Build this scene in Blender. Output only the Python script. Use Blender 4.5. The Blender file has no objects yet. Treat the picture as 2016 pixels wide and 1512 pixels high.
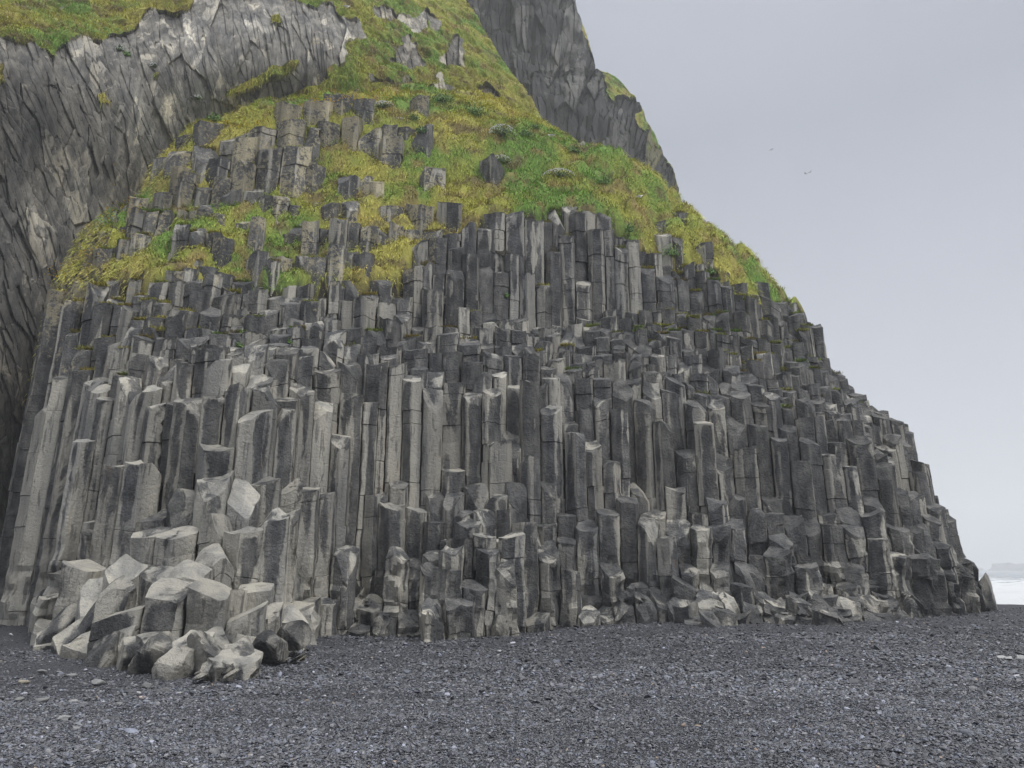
import bpy, math, random
import numpy as np
from mathutils import Vector
random.seed(7); RNG = np.random.default_rng(11)
S = bpy.context.scene
COL = S.collection

# ------------------------------------------------------------------ camera
FPX = 1456.0; PITCH = math.radians(14.0); EYE = 1.7
cp, sp = math.cos(PITCH), math.sin(PITCH)
def ray(u, v):
    x = (u - 1008) / FPX; z = -(v - 756) / FPX
    return np.array([x, cp - z * sp, sp + z * cp])
def P(u, v, Y):
    d = ray(u, v); k = Y / d[1]
    return (d[0] * k, Y, EYE + d[2] * k)
def pix(X, Y, Z):
    z = Z - EYE
    f = Y * cp + z * sp; up = -Y * sp + z * cp
    return 1008 + FPX * X / f, 756 - FPX * up / f

cam = bpy.data.cameras.new('camera'); co = bpy.data.objects.new('camera', cam); COL.objects.link(co)
co.location = (0, 0, EYE); co.rotation_euler = (math.radians(90) + PITCH, 0, 0)
cam.sensor_width = 36; cam.lens = 36 * FPX / 2016; cam.clip_end = 6000; cam.clip_start = 0.1
S.camera = co

# ------------------------------------------------------------------ noise
def _h(ix, iy, iz, s):
    h = (ix.astype(np.int64) * 374761393 + iy.astype(np.int64) * 668265263 + iz.astype(np.int64) * 2147483647 + s * 1274126177) & 0xffffffff
    h = ((h ^ (h >> 13)) * 1274126177) & 0xffffffff
    h = ((h ^ (h >> 16)) * 2246822519) & 0xffffffff
    h = h ^ (h >> 15)
    return (h & 0xffffff) / float(0xffffff)
def vnoise(x, y, z, s=0):
    xf, yf, zf = np.floor(x), np.floor(y), np.floor(z)
    fx, fy, fz = x - xf, y - yf, z - zf
    fx = fx * fx * (3 - 2 * fx); fy = fy * fy * (3 - 2 * fy); fz = fz * fz * (3 - 2 * fz)
    r = 0
    for i in (0, 1):
        wx = fx if i else 1 - fx
        for j in (0, 1):
            wy = fy if j else 1 - fy
            for k in (0, 1):
                wz = fz if k else 1 - fz
                r = r + wx * wy * wz * _h(xf + i, yf + j, zf + k, s)
    return r * 2 - 1
def fbm(x, y, z, s=0, o=3, g=0.5):
    r = 0; a = 1; t = 0
    for i in range(o):
        r = r + a * vnoise(x * 2**i + 17.3 * i, y * 2**i + 5.1 * i, z * 2**i + 9.7 * i, s + i); t += a; a *= g
    return r / t
def cell2(a, b, s=0):
    """nearest jittered cell: per-cell random, offset from its centre, F2-F1"""
    ia, ib = np.floor(a), np.floor(b); z0 = np.zeros_like(a)
    best = np.full(a.shape, 1e9); sec = np.full(a.shape, 1e9); rid = np.zeros_like(a); oa = np.zeros_like(a); ob = np.zeros_like(a); r2 = np.zeros_like(a)
    for i in (-1, 0, 1):
        for j in (-1, 0, 1):
            ca, cb = ia + i, ib + j
            pa = ca + _h(ca, cb, z0, s) * .9 + .05; pb = cb + _h(ca, cb, z0 + 1, s) * .9 + .05
            d = (a - pa)**2 + (b - pb)**2
            m = d < best
            sec = np.where(m, best, np.minimum(sec, d))
            best = np.where(m, d, best)
            rid = np.where(m, _h(ca, cb, z0 + 2, s), rid); r2 = np.where(m, _h(ca, cb, z0 + 3, s), r2)
            oa = np.where(m, a - pa, oa); ob = np.where(m, b - pb, ob)
    return rid, r2, oa, ob, np.sqrt(sec) - np.sqrt(best)
def sstep(a, b, x):
    t = np.clip((x - a) / (b - a), 0, 1); return t * t * (3 - 2 * t)

# ------------------------------------------------------------------ ground level
def ground(X, Y):
    X = np.asarray(X, float); Y = np.asarray(Y, float)
    z = 0.30 * sstep(-2, 6, X) + 0.10 * sstep(-6, -16, X) * sstep(14, 24, Y)
    # past the crest, behind the headland, the shore falls to the sea
    d = np.maximum(0, (Y - 30.5) * sstep(14, 19, X))
    z = z - np.minimum(3.6, 0.12 * d) + 0.03 * fbm(X * .35, Y * .35, X * 0, 3, 2)
    return z
def on_ground(u, v):
    d = ray(u, v); Y = 15.0
    for _ in range(60):
        X = d[0] / d[1] * Y
        z = float(ground(X, Y))
        Yn = (z - EYE) / (d[2] / d[1])
        Y = 0.5 * Y + 0.5 * min(max(Yn, 3), 60)
    return (d[0] / d[1] * Y, Y, float(ground(d[0] / d[1] * Y, Y)))

# ------------------------------------------------------------------ mesh helpers
def mk_mesh(name, V, F4=None, F3=None, mat=None, attrs=None, smooth=True, sharp=None):
    me = bpy.data.meshes.new(name)
    V = np.asarray(V, np.float32)
    n4 = 0 if F4 is None else len(F4); n3 = 0 if F3 is None else len(F3)
    loops = []; 
    if n4: loops.append(np.asarray(F4, np.int32).ravel())
    if n3: loops.append(np.asarray(F3, np.int32).ravel())
    L = np.concatenate(loops)
    tot = np.concatenate([np.full(n4, 4, np.int32), np.full(n3, 3, np.int32)])
    st = np.concatenate([[0], np.cumsum(tot)[:-1]]).astype(np.int32)
    me.vertices.add(len(V)); me.vertices.foreach_set('co', V.ravel())
    me.loops.add(len(L)); me.loops.foreach_set('vertex_index', L)
    me.polygons.add(len(tot)); me.polygons.foreach_set('loop_start', st)
    me.update(calc_edges=True)
    if attrs is not None:
        for an, arr in attrs.items():
            at = me.color_attributes.new(an, 'FLOAT_COLOR', 'POINT')
            c = np.ones((len(V), 4), np.float32); c[:, :arr.shape[1]] = arr
            at.data.foreach_set('color', c.ravel())
    if smooth:
        me.polygons.foreach_set('use_smooth', np.ones(len(tot), bool))
        if sharp: me.set_sharp_from_angle(angle=math.radians(sharp))
    else:
        me.polygons.foreach_set('use_smooth', np.zeros(len(tot), bool))
    me.validate()
    if mat: me.materials.append(mat)
    return me
def mk_obj(name, me, parent=None, label=None, cat=None, group=None, kind=None, loc=None):
    o = bpy.data.objects.new(name, me); COL.objects.link(o)
    if parent: o.parent = parent
    if loc is not None: o.location = loc
    if label: o['label'] = label
    if cat: o['category'] = cat
    if group: o['group'] = group
    if kind: o['kind'] = kind
    return o
def grid_faces(nr, nc):
    i = np.arange(nr - 1)[:, None] * nc + np.arange(nc - 1)[None, :]
    return np.stack([i, i + 1, i + nc + 1, i + nc], -1).reshape(-1, 4)

# ------------------------------------------------------------------ materials
class NT:
    def __init__(s, name):
        s.m = bpy.data.materials.new(name); s.m.use_nodes = True
        s.t = s.m.node_tree; s.t.nodes.clear()
        s.out = s.n('ShaderNodeOutputMaterial'); s.b = s.n('ShaderNodeBsdfPrincipled'); s.l(s.b.outputs[0], s.out.inputs[0])
    def n(s, ty, **kw):
        x = s.t.nodes.new(ty)
        for k, v in kw.items(): setattr(x, k, v)
        return x
    def l(s, a, b): s.t.links.new(a, b)
    def val(s, x, inp):
        if hasattr(x, 'is_linked') or hasattr(x, 'links'): s.l(x, inp)
        else: inp.default_value = x
    def math(s, op, a, b=0.0, clamp=False):
        x = s.n('ShaderNodeMath', operation=op, use_clamp=clamp); s.val(a, x.inputs[0]); s.val(b, x.inputs[1]); return x.outputs[0]
    def mix(s, f, a, b, mode='MIX'):
        x = s.n('ShaderNodeMix', data_type='RGBA', blend_type=mode); s.val(f, x.inputs[0])
        for v, i in ((a, 6), (b, 7)):
            if isinstance(v, tuple): x.inputs[i].default_value = (*v, 1)
            else: s.l(v, x.inputs[i])
        return x.outputs[2]
    def coord(s, scale=(1, 1, 1), rot=(0, 0, 0)):
        g = s.n('ShaderNodeNewGeometry'); mp = s.n('ShaderNodeMapping'); mp.inputs['Scale'].default_value = scale; mp.inputs['Rotation'].default_value = rot
        s.l(g.outputs['Position'], mp.inputs[0]); return mp.outputs[0]
    def noise(s, sc, det=4, rough=.55, vec=None, dist=0):
        x = s.n('ShaderNodeTexNoise'); x.inputs['Scale'].default_value = sc; x.inputs['Detail'].default_value = det; x.inputs['Roughness'].default_value = rough; x.inputs['Distortion'].default_value = dist
        if vec is None: vec = s.coord()
        s.l(vec, x.inputs['Vector']); return x.outputs[0]
    def ramp(s, f, lo, hi, a=0., b=1.):
        x = s.n('ShaderNodeMapRange', interpolation_type='SMOOTHSTEP'); s.l(f, x.inputs[0])
        for i, v in ((1, lo), (2, hi), (3, a), (4, b)): s.val(v, x.inputs[i])
        return x.outputs[0]
    def attr(s, name):
        x = s.n('ShaderNodeAttribute', attribute_name=name); sep = s.n('ShaderNodeSeparateColor'); s.l(x.outputs['Color'], sep.inputs[0])
        return x.outputs['Color'], sep.outputs
    def bump(s, h, st, dist, prev=None):
        x = s.n('ShaderNodeBump'); x.inputs['Strength'].default_value = st; x.inputs['Distance'].default_value = dist; s.l(h, x.inputs['Height'])
        if prev: s.l(prev, x.inputs['Normal'])
        return x.outputs[0]

def rock_mat(name, dark, mid, pale, lich=(.40, .36, .25), bumpd=.11, stretch=.28):
    """attribute 'k': R brightness, G share of pale smooth patches, B lichen, alpha unused"""
    m = NT(name)
    pos = m.coord(); posv = m.coord((1, 1, stretch))
    _, k = m.attr('k')
    patch = m.noise(1.5, 5, .6, posv, .6)
    fine = m.noise(9, 6, .65, pos)
    grit = m.noise(55, 3, .6, pos)
    wid = m.noise(.35, 3, .5, pos)
    th = m.math('ADD', patch, m.math('MULTIPLY', m.math('SUBTRACT', k[1], .5), .55))
    th = m.math('ADD', th, m.math('MULTIPLY', m.math('SUBTRACT', fine, .5), .12))
    f = m.ramp(th, .50, .60)
    tone = m.noise(3.2, 4, .55, m.coord((1, 1, .5)))
    c = m.mix(m.ramp(tone, .28, .75), dark, mid)
    c = m.mix(1.0, c, m.mix(fine, (.82, .82, .82), (1.16, 1.16, 1.16)), 'MULTIPLY')
    c = m.mix(f, c, pale)
    # dark run-off streaks
    st = m.noise(5.5, 3, .6, m.coord((1.3, 1.3, .16)), .3)
    gn = m.n('ShaderNodeNewGeometry'); gs = m.n('ShaderNodeSeparateXYZ'); m.l(gn.outputs['Normal'], gs.inputs[0])
    side = m.ramp(m.math('ABSOLUTE', gs.outputs[2]), .35, .6, 1., 0.)
    stf = m.math('MULTIPLY', m.math('MULTIPLY', m.ramp(st, .56, .64), side), m.math('MULTIPLY', k[1], .65))
    c = m.mix(stf, c, tuple(x * .8 for x in dark))
    # lichen crust
    li = m.noise(7, 5, .7, pos); lb = m.noise(1.1, 3, .5, pos)
    lf = m.math('ADD', m.math('MULTIPLY', li, .6), m.math('MULTIPLY', lb, .4))
    lf = m.math('ADD', lf, m.math('MULTIPLY', m.math('SUBTRACT', k[2], .5), .5))
    c = m.mix(m.math('MULTIPLY', m.ramp(lf, .53, .60), .8), c, lich)
    # long vertical wet and dry bands, faint rust
    band = m.noise(1.5, 4, .6, m.coord((1, 1, .07)), .4)
    c = m.mix(1.0, c, m.mix(m.ramp(band, .34, .62), (.62, .64, .68), (1.18, 1.17, 1.14)), 'MULTIPLY')
    rust = m.noise(2.4, 5, .7, m.coord((1, 1, .35)))
    c = m.mix(m.math('MULTIPLY', m.ramp(rust, .62, .74), .35), c, (.24, .17, .10))
    # speckle and broad tone
    c = m.mix(1.0, c, m.mix(grit, (.78, .78, .78), (1.2, 1.2, 1.2)), 'MULTIPLY')
    c = m.mix(1.0, c, m.mix(wid, (.72, .74, .78), (1.25, 1.22, 1.16)), 'MULTIPLY')
    kk = m.n('ShaderNodeCombineColor'); [m.l(k[0], kk.inputs[i]) for i in range(3)]
    c = m.mix(1.0, c, kk.outputs[0], 'MULTIPLY')
    m.l(c, m.b.inputs['Base Color'])
    m.l(m.ramp(f, 0, 1, .88, .62), m.b.inputs['Roughness'])
    m.b.inputs['Specular IOR Level'].default_value = .35
    rough = m.math('SUBTRACT', 1.25, m.math('MULTIPLY', f, .6))
    h = m.math('MULTIPLY', m.noise(13, 5, .62, pos, .4), rough)
    n1 = m.bump(h, .85, bumpd)
    n2 = m.bump(m.noise(42, 4, .6, pos), .45, bumpd * .35, n1)
    m.l(n2, m.b.inputs['Normal'])
    return m.m

M_rock = rock_mat('basalt', (.060, .062, .066), (.185, .185, .183), (.335, .324, .292))
M_fine = rock_mat('basalt_fine', (.098, .096, .092), (.225, .216, .198), (.345, .322, .275), (.36, .30, .18), .05, .5)
M_far = rock_mat('basalt_far', (.075, .078, .085), (.12, .122, .13), (.17, .17, .16), (.24, .22, .09), .08, .5)

def grass_mat(name, vary=True):
    m = NT(name); col, k = m.attr('c')
    n = m.noise(6, 4, .6); w = m.noise(.7, 3, .5)
    c = m.mix(1.0, col, m.mix(n, (.6, .62, .6), (1.4, 1.38, 1.3)), 'MULTIPLY')
    m.l(c, m.b.inputs['Base Color']); m.b.inputs['Roughness'].default_value = .8
    m.b.inputs['Specular IOR Level'].default_value = .2
    if vary: m.l(m.bump(m.noise(9, 5, .75), 1.0, .12), m.b.inputs['Normal'])
    return m.m
M_turf = grass_mat('turf'); M_blade = grass_mat('grass_blades', False)

def plain(name, col, rough=.7, var=.25, sc=20, bd=.004):
    m = NT(name); n = m.noise(sc, 4)
    c = m.mix(1.0, tuple(col), m.mix(n, (1 - var,) * 3, (1 + var,) * 3), 'MULTIPLY')
    m.l(c, m.b.inputs['Base Color']); m.b.inputs['Roughness'].default_value = rough
    m.l(m.bump(m.noise(sc * 2), .5, bd), m.b.inputs['Normal'])
    return m.m

# ------------------------------------------------------------------ headland contours: photo pixel + metres away
K = []
K.append([on_ground(u, v) for u, v in [(88,1220),(98,1245),(104,1275),(170,1306),(280,1326),(400,1342),(484,1335),(505,1308),(590,1278),(612,1247),(700,1249),(800,1250),(870,1264),(960,1255),(1120,1236),(1300,1224),(1400,1236),(1500,1224),(1620,1236),(1760,1221),(1890,1204),(1952,1188)]])
RAW = [
 [(92,1185,20.5),(110,1190,18.3),(230,1235,14.8),(330,1250,14.0),(430,1255,13.9),(540,1225,15),(612,1200,19.8),(700,1200,21.0),(820,1155,21.0),(870,1140,19.6),(960,1155,20.0),(1120,1165,21.8),(1300,1150,22.2),(1450,1165,21.9),(1600,1160,22.1),(1750,1145,22.8),(1850,1140,23.8),(1905,1140,25.5)],
 [(95,1135,21.5),(140,1120,19.5),(200,1065,17.8),(320,1045,16.8),(450,1050,16.8),(560,1040,17.8),(640,1060,20.6),(720,1060,21.8),(830,1030,21.7),(960,1022,21.3),(1080,1035,22.4),(1230,1040,22.8),(1400,1045,22.8),(1560,1040,23),(1700,1055,23.4),(1820,1055,24.3),(1885,1045,25.8)],
 [(88,1000,22.0),(130,1000,21),(230,955,18.4),(400,938,17.9),(520,930,18.6),(640,960,21),(740,935,22.1),(850,980,22.4),(1000,950,22.7),(1150,945,23.2),(1320,965,23.6),(1480,965,23.7),(1620,985,24.0),(1760,975,24.8),(1838,965,26.6)],
 [(92,800,22.6),(150,770,21.3),(210,790,19.9),(260,790,19.3),(380,720,19.5),(430,690,20.0),(560,690,20.9),(640,750,21.7),(700,705,22.7),(860,750,23.2),(900,722,23.5),(1040,718,23.9),(1100,760,24.1),(1280,768,24.3),(1400,800,24.4),(1540,805,24.8),(1640,835,25.3),(1740,850,26.2),(1806,852,28.0)],
 [(104,705,23.4),(180,690,21.9),(300,655,21.3),(450,645,22.3),(620,655,23.3),(800,665,24.6),(950,645,25.5),(1050,665,25.8),(1180,692,26),(1300,695,26.2),(1450,730,26.3),(1560,762,26.4),(1640,785,27),(1712,790,28.6)],
 [(108,650,23.8),(190,625,22.6),(300,605,22.5),(450,600,23.1),(620,628,24.0),(800,625,25.3),(950,612,26.6),(1100,640,27.7),(1180,622,28.3),(1280,605,28.6),(1400,610,28.6),(1480,645,28.6),(1560,685,28.8),(1640,695,30.4)],
 [(72,600,24.6),(185,574,23.3),(330,548,23.3),(450,560,23.9),(560,580,24.5),(720,565,25.1),(800,562,25.9),(850,485,27),(960,428,27.8),(1180,424,29.0),(1240,490,29.3),(1330,530,29.5),(1440,560,29.7),(1510,590,30),(1590,620,31.6)],
 [(150,470,26.9),(205,452,26.4),(270,445,26.0),(420,435,26.2),(560,475,26.6),(700,445,27.2),(760,402,28.4),(900,402,29),(1000,388,29.8),(1160,392,30.4),(1260,430,31),(1380,465,31.3),(1450,520,31.6),(1520,560,33)],
 [(262,400,27.7),(330,420,27.2),(500,400,27.5),(640,350,28.9),(800,330,30),(950,340,31),(1150,335,32.3),(1250,350,33),(1330,425,33.8),(1378,468,35.5)],
 [(285,325,28.9),(360,278,28.4),(500,268,28.9),(560,222,29.9),(650,217,30.4),(800,242,31.5),(900,232,33),(1050,268,34.3),(1150,306,35.5),(1215,346,36.5),(1280,400,38.5)],
 [(335,272,31.4),(400,247,32.3),(600,197,33.6),(800,182,35),(950,192,36.5),(1055,244,38.3),(1115,282,41)]]
for r in RAW: K.append([P(*p) for p in r])
K = [np.array(k) for k in K]
NK = len(K)
def seg_near(X, Y, C):
    """distance and Z at the nearest point of polyline C (plan)"""
    best = np.full(X.shape, 1e18); z = np.zeros_like(X)
    for a, b in zip(C[:-1], C[1:]):
        d = b[:2] - a[:2]; L = max(d @ d, 1e-9)
        t = np.clip(((X - a[0]) * d[0] + (Y - a[1]) * d[1]) / L, 0, 1)
        q = (X - a[0] - t * d[0])**2 + (Y - a[1] - t * d[1])**2
        m = q < best; best = np.where(m, q, best); z = np.where(m, a[2] + t * (b[2] - a[2]), z)
    return np.sqrt(best), z
def ext(C, k):
    l, r = C[0], C[-1]
    L = np.array([l[0] / l[1] * 70 * .80, 70, l[2]]); R = np.array([r[0] / r[1] * 70 * .82, 70, r[2]])
    if k >= 8: R = np.array([r[0] / r[1] * 70 * .95, 70, r[2]])
    return np.vstack([L, C, R])
KE = [ext(c, k) for k, c in enumerate(K)]
def inside(X, Y, C):
    c = np.zeros(X.shape, bool); n = len(C)
    for i in range(n):
        x1, y1 = C[i][:2]; x2, y2 = C[(i + 1) % n][:2]
        if y1 == y2: continue
        m = ((y1 > Y) != (y2 > Y)) & (X < (x2 - x1) * (Y - y1) / (y2 - y1) + x1)
        c ^= m
    return c
def field(X, Y):
    """smooth height and level index (k + t)"""
    H = ground(X, Y) - .25; lev = np.full(X.shape, -1.0)
    DZ = [seg_near(X, Y, c) for c in KE]; IN = [inside(X, Y, c) for c in KE]
    d0 = DZ[0][0]
    for k in range(NK):
        if k < NK - 1:
            t = DZ[k][0] / (DZ[k][0] + DZ[k + 1][0] + 1e-9); t = t**{3: .5, 6: .5, 9: .6}.get(k, 1.0)
            h = DZ[k][1] + (DZ[k + 1][1] - DZ[k][1]) * t
        else:
            t = np.zeros_like(X); h = DZ[k][1] + DZ[k][0] * .25
        H = np.where(IN[k], h, H); lev = np.where(IN[k], k + t, lev)
    return H, lev, np.where(IN[0], d0, -d0)

# ------------------------------------------------------------------ column plan: darts, voronoi
def rad(X, Y):
    r = 0.46 + 0 * X
    r = np.where((X < -4.2) & (Y < 18.5), .56, r)
    r = np.where((X < -11) & (Y > 19), .40, r)
    r = np.where((Y > 27.5) & (X < 1), .78, r)
    r = np.where((Y > 24.8) & (X >= 1), .42, r)
    r = np.where((Y > 30) & (X > 1), .60, r)
    return r
NT_D = 90000
dx = RNG.uniform(-21, 30, NT_D); dy = RNG.uniform(11.0, 37.5, NT_D)
sd = field(dx, dy)[2]; keep = sd > -1.3
dx, dy = dx[keep], dy[keep]; rr = rad(dx, dy)
gridd = {}; px, py = [], []
for x, y, r in zip(dx.tolist(), dy.tolist(), rr.tolist()):
    gi, gj = int(math.floor(x)), int(math.floor(y)); ok = True
    for i in (-1, 0, 1):
        for j in (-1, 0, 1):
            for (a, b) in gridd.get((gi + i, gj + j), ()):
                if (a - x)**2 + (b - y)**2 < r * r: ok = False; break
            if not ok: break
        if not ok: break
    if ok: gridd.setdefault((gi, gj), []).append((x, y)); px.append(x); py.append(y)
pts = np.array([px, py]).T
def voronoi(pts):
    N = len(pts); bins = {}
    for i, (x, y) in enumerate(pts): bins.setdefault((int(math.floor(x)), int(math.floor(y))), []).append(i)
    polys = []; nbrs = []
    for i, (x, y) in enumerate(pts):
        gi, gj = int(math.floor(x)), int(math.floor(y))
        cand = [c for a in (-2, -1, 0, 1, 2) for b in (-2, -1, 0, 1, 2) for c in bins.get((gi + a, gj + b), ()) if c != i]
        cd = sorted(((pts[c][0] - x)**2 + (pts[c][1] - y)**2, c) for c in cand)[:18]
        R = 1.0
        poly = [(x - R, y - R, -1), (x + R, y - R, -1), (x + R, y + R, -1), (x - R, y + R, -1)]
        for d2, c in cd:
            if d2 > 4.2: break
            nx, ny = pts[c][0] - x, pts[c][1] - y; mx, my = x + nx / 2, y + ny / 2
            new = []; n = len(poly); 
            s = [(p[0] - mx) * nx + (p[1] - my) * ny for p in poly]
            if max(s) <= 0: continue
            for a in range(n):
                b = (a + 1) % n; A, B = poly[a], poly[b]
                if s[a] <= 0: new.append(A)
                if (s[a] <= 0) != (s[b] <= 0):
                    t = s[a] / (s[a] - s[b])
                    q = (A[0] + t * (B[0] - A[0]), A[1] + t * (B[1] - A[1]), c if s[a] <= 0 else A[2])
                    new.append(q)
            poly = new
            if len(poly) < 3: break
        polys.append(np.array([(p[0], p[1]) for p in poly])); nbrs.append([p[2] for p in poly if p[2] >= 0])
    return polys, nbrs
for it in range(2):
    polys, _ = voronoi(pts.tolist() and pts)
    cen = []
    for p in polys:
        q = np.roll(p, -1, 0); cr = p[:, 0] * q[:, 1] - q[:, 0] * p[:, 1]; A = cr.sum() / 2
        cen.append(((p + q) * cr[:, None]).sum(0) / (6 * A) if abs(A) > 1e-6 else p.mean(0))
    pts = pts * .45 + np.array(cen) * .55
polys, nbrs = voronoi(pts)
X, Y = pts[:, 0], pts[:, 1]
Hs, lev, sd = field(X, Y)
N = len(pts)
rnd = RNG.random(N); rnd2 = RNG.random(N)
# riser shaping: flat ledges and tall steps
lf = fbm(X * .55, Y * .55, X * 0, 21, 2)
Hc = Hs + 0
body = (lev >= 0) & (lev < 7.0)
# shift the sample point a little so that columns at the same plan depth end at very different heights
fl = np.floor(lev)
amp_ = np.select([fl == 0, fl == 1, fl == 2, fl == 3, fl == 4, fl == 5, fl == 6], [1.1, .95, .5, .55, .3, .4, .6], .5)
shx = ((rnd - .5) * .5 + lf * .3) * amp_; shy = ((rnd2 - .5) * .95 + lf * .6) * amp_
H2, lev2, sd2 = field(X + shx, Y + shy)
Hc = np.where(body & (sd2 > 0) & (lev2 < 7.3), H2, Hs)
q = .42  # terrace quantum
Hq = np.round((Hc + (rnd - .5) * .12) / q) * q + (rnd2 - .5) * .10
Hc = np.where(body, Hq * .8 + Hc * .2, Hc)
Hc = np.where((lev < 0), -3.0, Hc)
# grassy slope: blocks show where outcrops are in the photo
pu, pv = pix(X, Y, Hs)
OUT = [(340,375,90,80,1.3),(420,350,90,80,1.0),(300,430,80,50,.9),(600,290,110,75,1.2),(690,270,60,80,1.3),(780,270,60,45,.9),(560,380,70,55,.7),(620,400,60,40,.6),
       (700,390,60,40,.5),(850,350,90,30,.6),(930,370,60,40,.6),(820,420,70,40,.9),(880,430,60,30,.7),(700,470,60,60,.9),(600,500,80,50,.6),(520,510,80,45,.6),
       (440,440,70,40,.5),(380,490,120,40,.5),(480,530,120,30,.5),(250,560,60,30,.6),(1390,500,60,40,.4),(1300,470,30,40,.6),(1240,310,40,20,.5),(1160,300,50,20,.35),
       (1460,580,90,40,.7),(230,520,50,30,.4),(640,520,80,40,.6),(560,470,260,70,.52),(1340,430,30,20,.3),(1050,395,90,12,.4)]
om = np.zeros(N)
for (a, b, ra, rb, s_) in OUT: om = np.maximum(om, s_ * np.exp(-(((pu - a) / ra)**2 + ((pv - b) / rb)**2) * 1.1))
BANDS = [([(290,455),(500,428),(760,402),(1000,392),(1200,390)], 17), ([(230,570),(430,480),(600,445),(745,458)], 15), ([(110,600),(300,525),(430,545),(560,552),(700,548)], 11),
         ([(480,335),(620,338),(760,312)], 14), ([(500,498),(620,482),(720,500)], 10), ([(700,345),(900,318)], 12), ([(360,265),(470,238),(600,205),(800,190)], 12)]
def rockmask(u, v, x, y):
    band = np.zeros_like(u)
    for line, hw in BANDS:
        lu = [p[0] for p in line]; lv = [p[1] for p in line]
        cv = np.interp(u, lu, lv); on = sstep(lu[0] - 25, lu[0], u) * (1 - sstep(lu[-1], lu[-1] + 25, u))
        band = np.maximum(band, on * np.exp(-((v - cv - 9 * vnoise(x * 1.3, y * 1.3, x * 0, 44)) / (hw * .75))**2))
    m = np.zeros_like(u)
    for (a, b, ra, rb, s_) in OUT: m = np.maximum(m, s_ * np.exp(-(((u - a) / ra)**2 + ((v - b) / rb)**2) * 1.0))
    return m + .55 * fbm(x * 1.0, y * 1.2, x * 0, 5, 3) * sstep(.02, .2, m) - .60 * band + .05 - .10 * sstep(780, 880, u)
om = rockmask(pu, pv, X, Y)
face8 = (lev > 9.0) & (lev < 10.15) & (pu < 800)
stp = 1.5
ph = fbm(X * .25, Y * .25, X * 0, 15, 2) * 1.2
slope_h = (np.floor((Hs + ph) / stp) + .62) * stp - ph
rk = np.clip((om - .22) / .15, 0, 1)
Hgr = Hs + (slope_h - Hs) * 1.0 + (rnd - .5) * .40 + .12
Hgr = np.where(face8, H2 + (rnd - .5) * .5, Hgr)
d6 = seg_near(X, Y, K[7])[0]; rim = (lev >= 7.0) & (d6 < .50 + .25 * lf)
Hc = np.where(rim, Hs + (rnd - .55) * .5, np.where(lev >= 7.0, Hgr, Hc))
build = (lev >= 0) & ((lev < 7.0) | rim | (rk > .2) | face8)

# terrain grid under everything; grass lies on it beyond the column rim
gx = np.arange(-23, 31, .13); gy = np.arange(11.5, 62, .13)
GX, GY = np.meshgrid(gx, gy)
TH, TL, TS = field(GX.ravel(), GY.ravel())
def blur(a, n):
    a = a.reshape(GX.shape)
    for _ in range(n):
        a = a.copy(); a[1:-1, :] = (a[:-2, :] + 2 * a[1:-1, :] + a[2:, :]) / 4
        a[:, 1:-1] = (a[:, :-2] + 2 * a[:, 1:-1] + a[:, 2:]) / 4
    return a.ravel()
THs = blur(TH, 5)
TLn = TL + .16 * fbm(GX.ravel() * .9, GY.ravel() * .9, TH * 0, 19, 3)
T6 = seg_near(GX.ravel(), GY.ravel(), K[7])[0] + .30 * fbm(GX.ravel() * .9, GY.ravel() * .9, TH * 0, 19, 3)
gmask = sstep(.30, .42, T6) * (TL >= 7)
TU0, TV0 = pix(GX.ravel(), GY.ravel(), THs)
rockm = rockmask(TU0, TV0, GX.ravel(), GY.ravel()); rockm = np.clip((rockm - .22) / .15, 0, 1); rockm = np.maximum(rockm, ((TL > 9) & (TL < 9.95) & (TU0 < 790)) * 2.6)
mound = np.abs(fbm(GX.ravel() * .8, GY.ravel() * .8, THs * .5, 31, 3))
TU, TV = pix(GX.ravel(), GY.ravel(), THs)
tuss = sstep(1080, 1250, TU) * sstep(6.9, 7.5, TL)
hum = fbm(GX.ravel() * 1.7, GY.ravel() * 1.7, THs * .9, 41, 3)
r1, r2_, oa, ob, fd = cell2(GX.ravel() * 1.15, GY.ravel() * .9, 9)
dome = np.sqrt(np.clip(1 - (oa**2 + ob**2) * 2.2, 0, 1))
TZ = THs + .18 - mound * .60 + hum * .36 + tuss * (dome * 1.1 - .5) + .34 * dome * sstep(7, 8, TL)
TZ = np.where(TL < 0, -3, TZ)
ph_ = fbm(GX.ravel() * .25, GY.ravel() * .25, TH * 0, 15, 2) * 1.2
ter = (np.floor((THs + ph_) / 1.5) + .5) * 1.5 - ph_
TZ = TZ + blur((ter - THs) * .35 * np.clip(rockm + .35, 0, 1), 2) - .42 * blur(rockm, 1)
TZ = gmask * TZ + (1 - gmask) * (np.minimum(THs, TH) - 1.0)
terr_z = TZ.reshape(GX.shape)
def terr(Xq, Yq):
    i = np.clip((Yq - gy[0]) / .13, 0, len(gy) - 2.001); j = np.clip((Xq - gx[0]) / .13, 0, len(gx) - 2.001)
    i0, j0 = i.astype(int), j.astype(int); fi, fj = i - i0, j - j0
    return (terr_z[i0, j0] * (1 - fi) * (1 - fj) + terr_z[i0 + 1, j0] * fi * (1 - fj) + terr_z[i0, j0 + 1] * (1 - fi) * fj + terr_z[i0 + 1, j0 + 1] * fi * fj)

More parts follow.
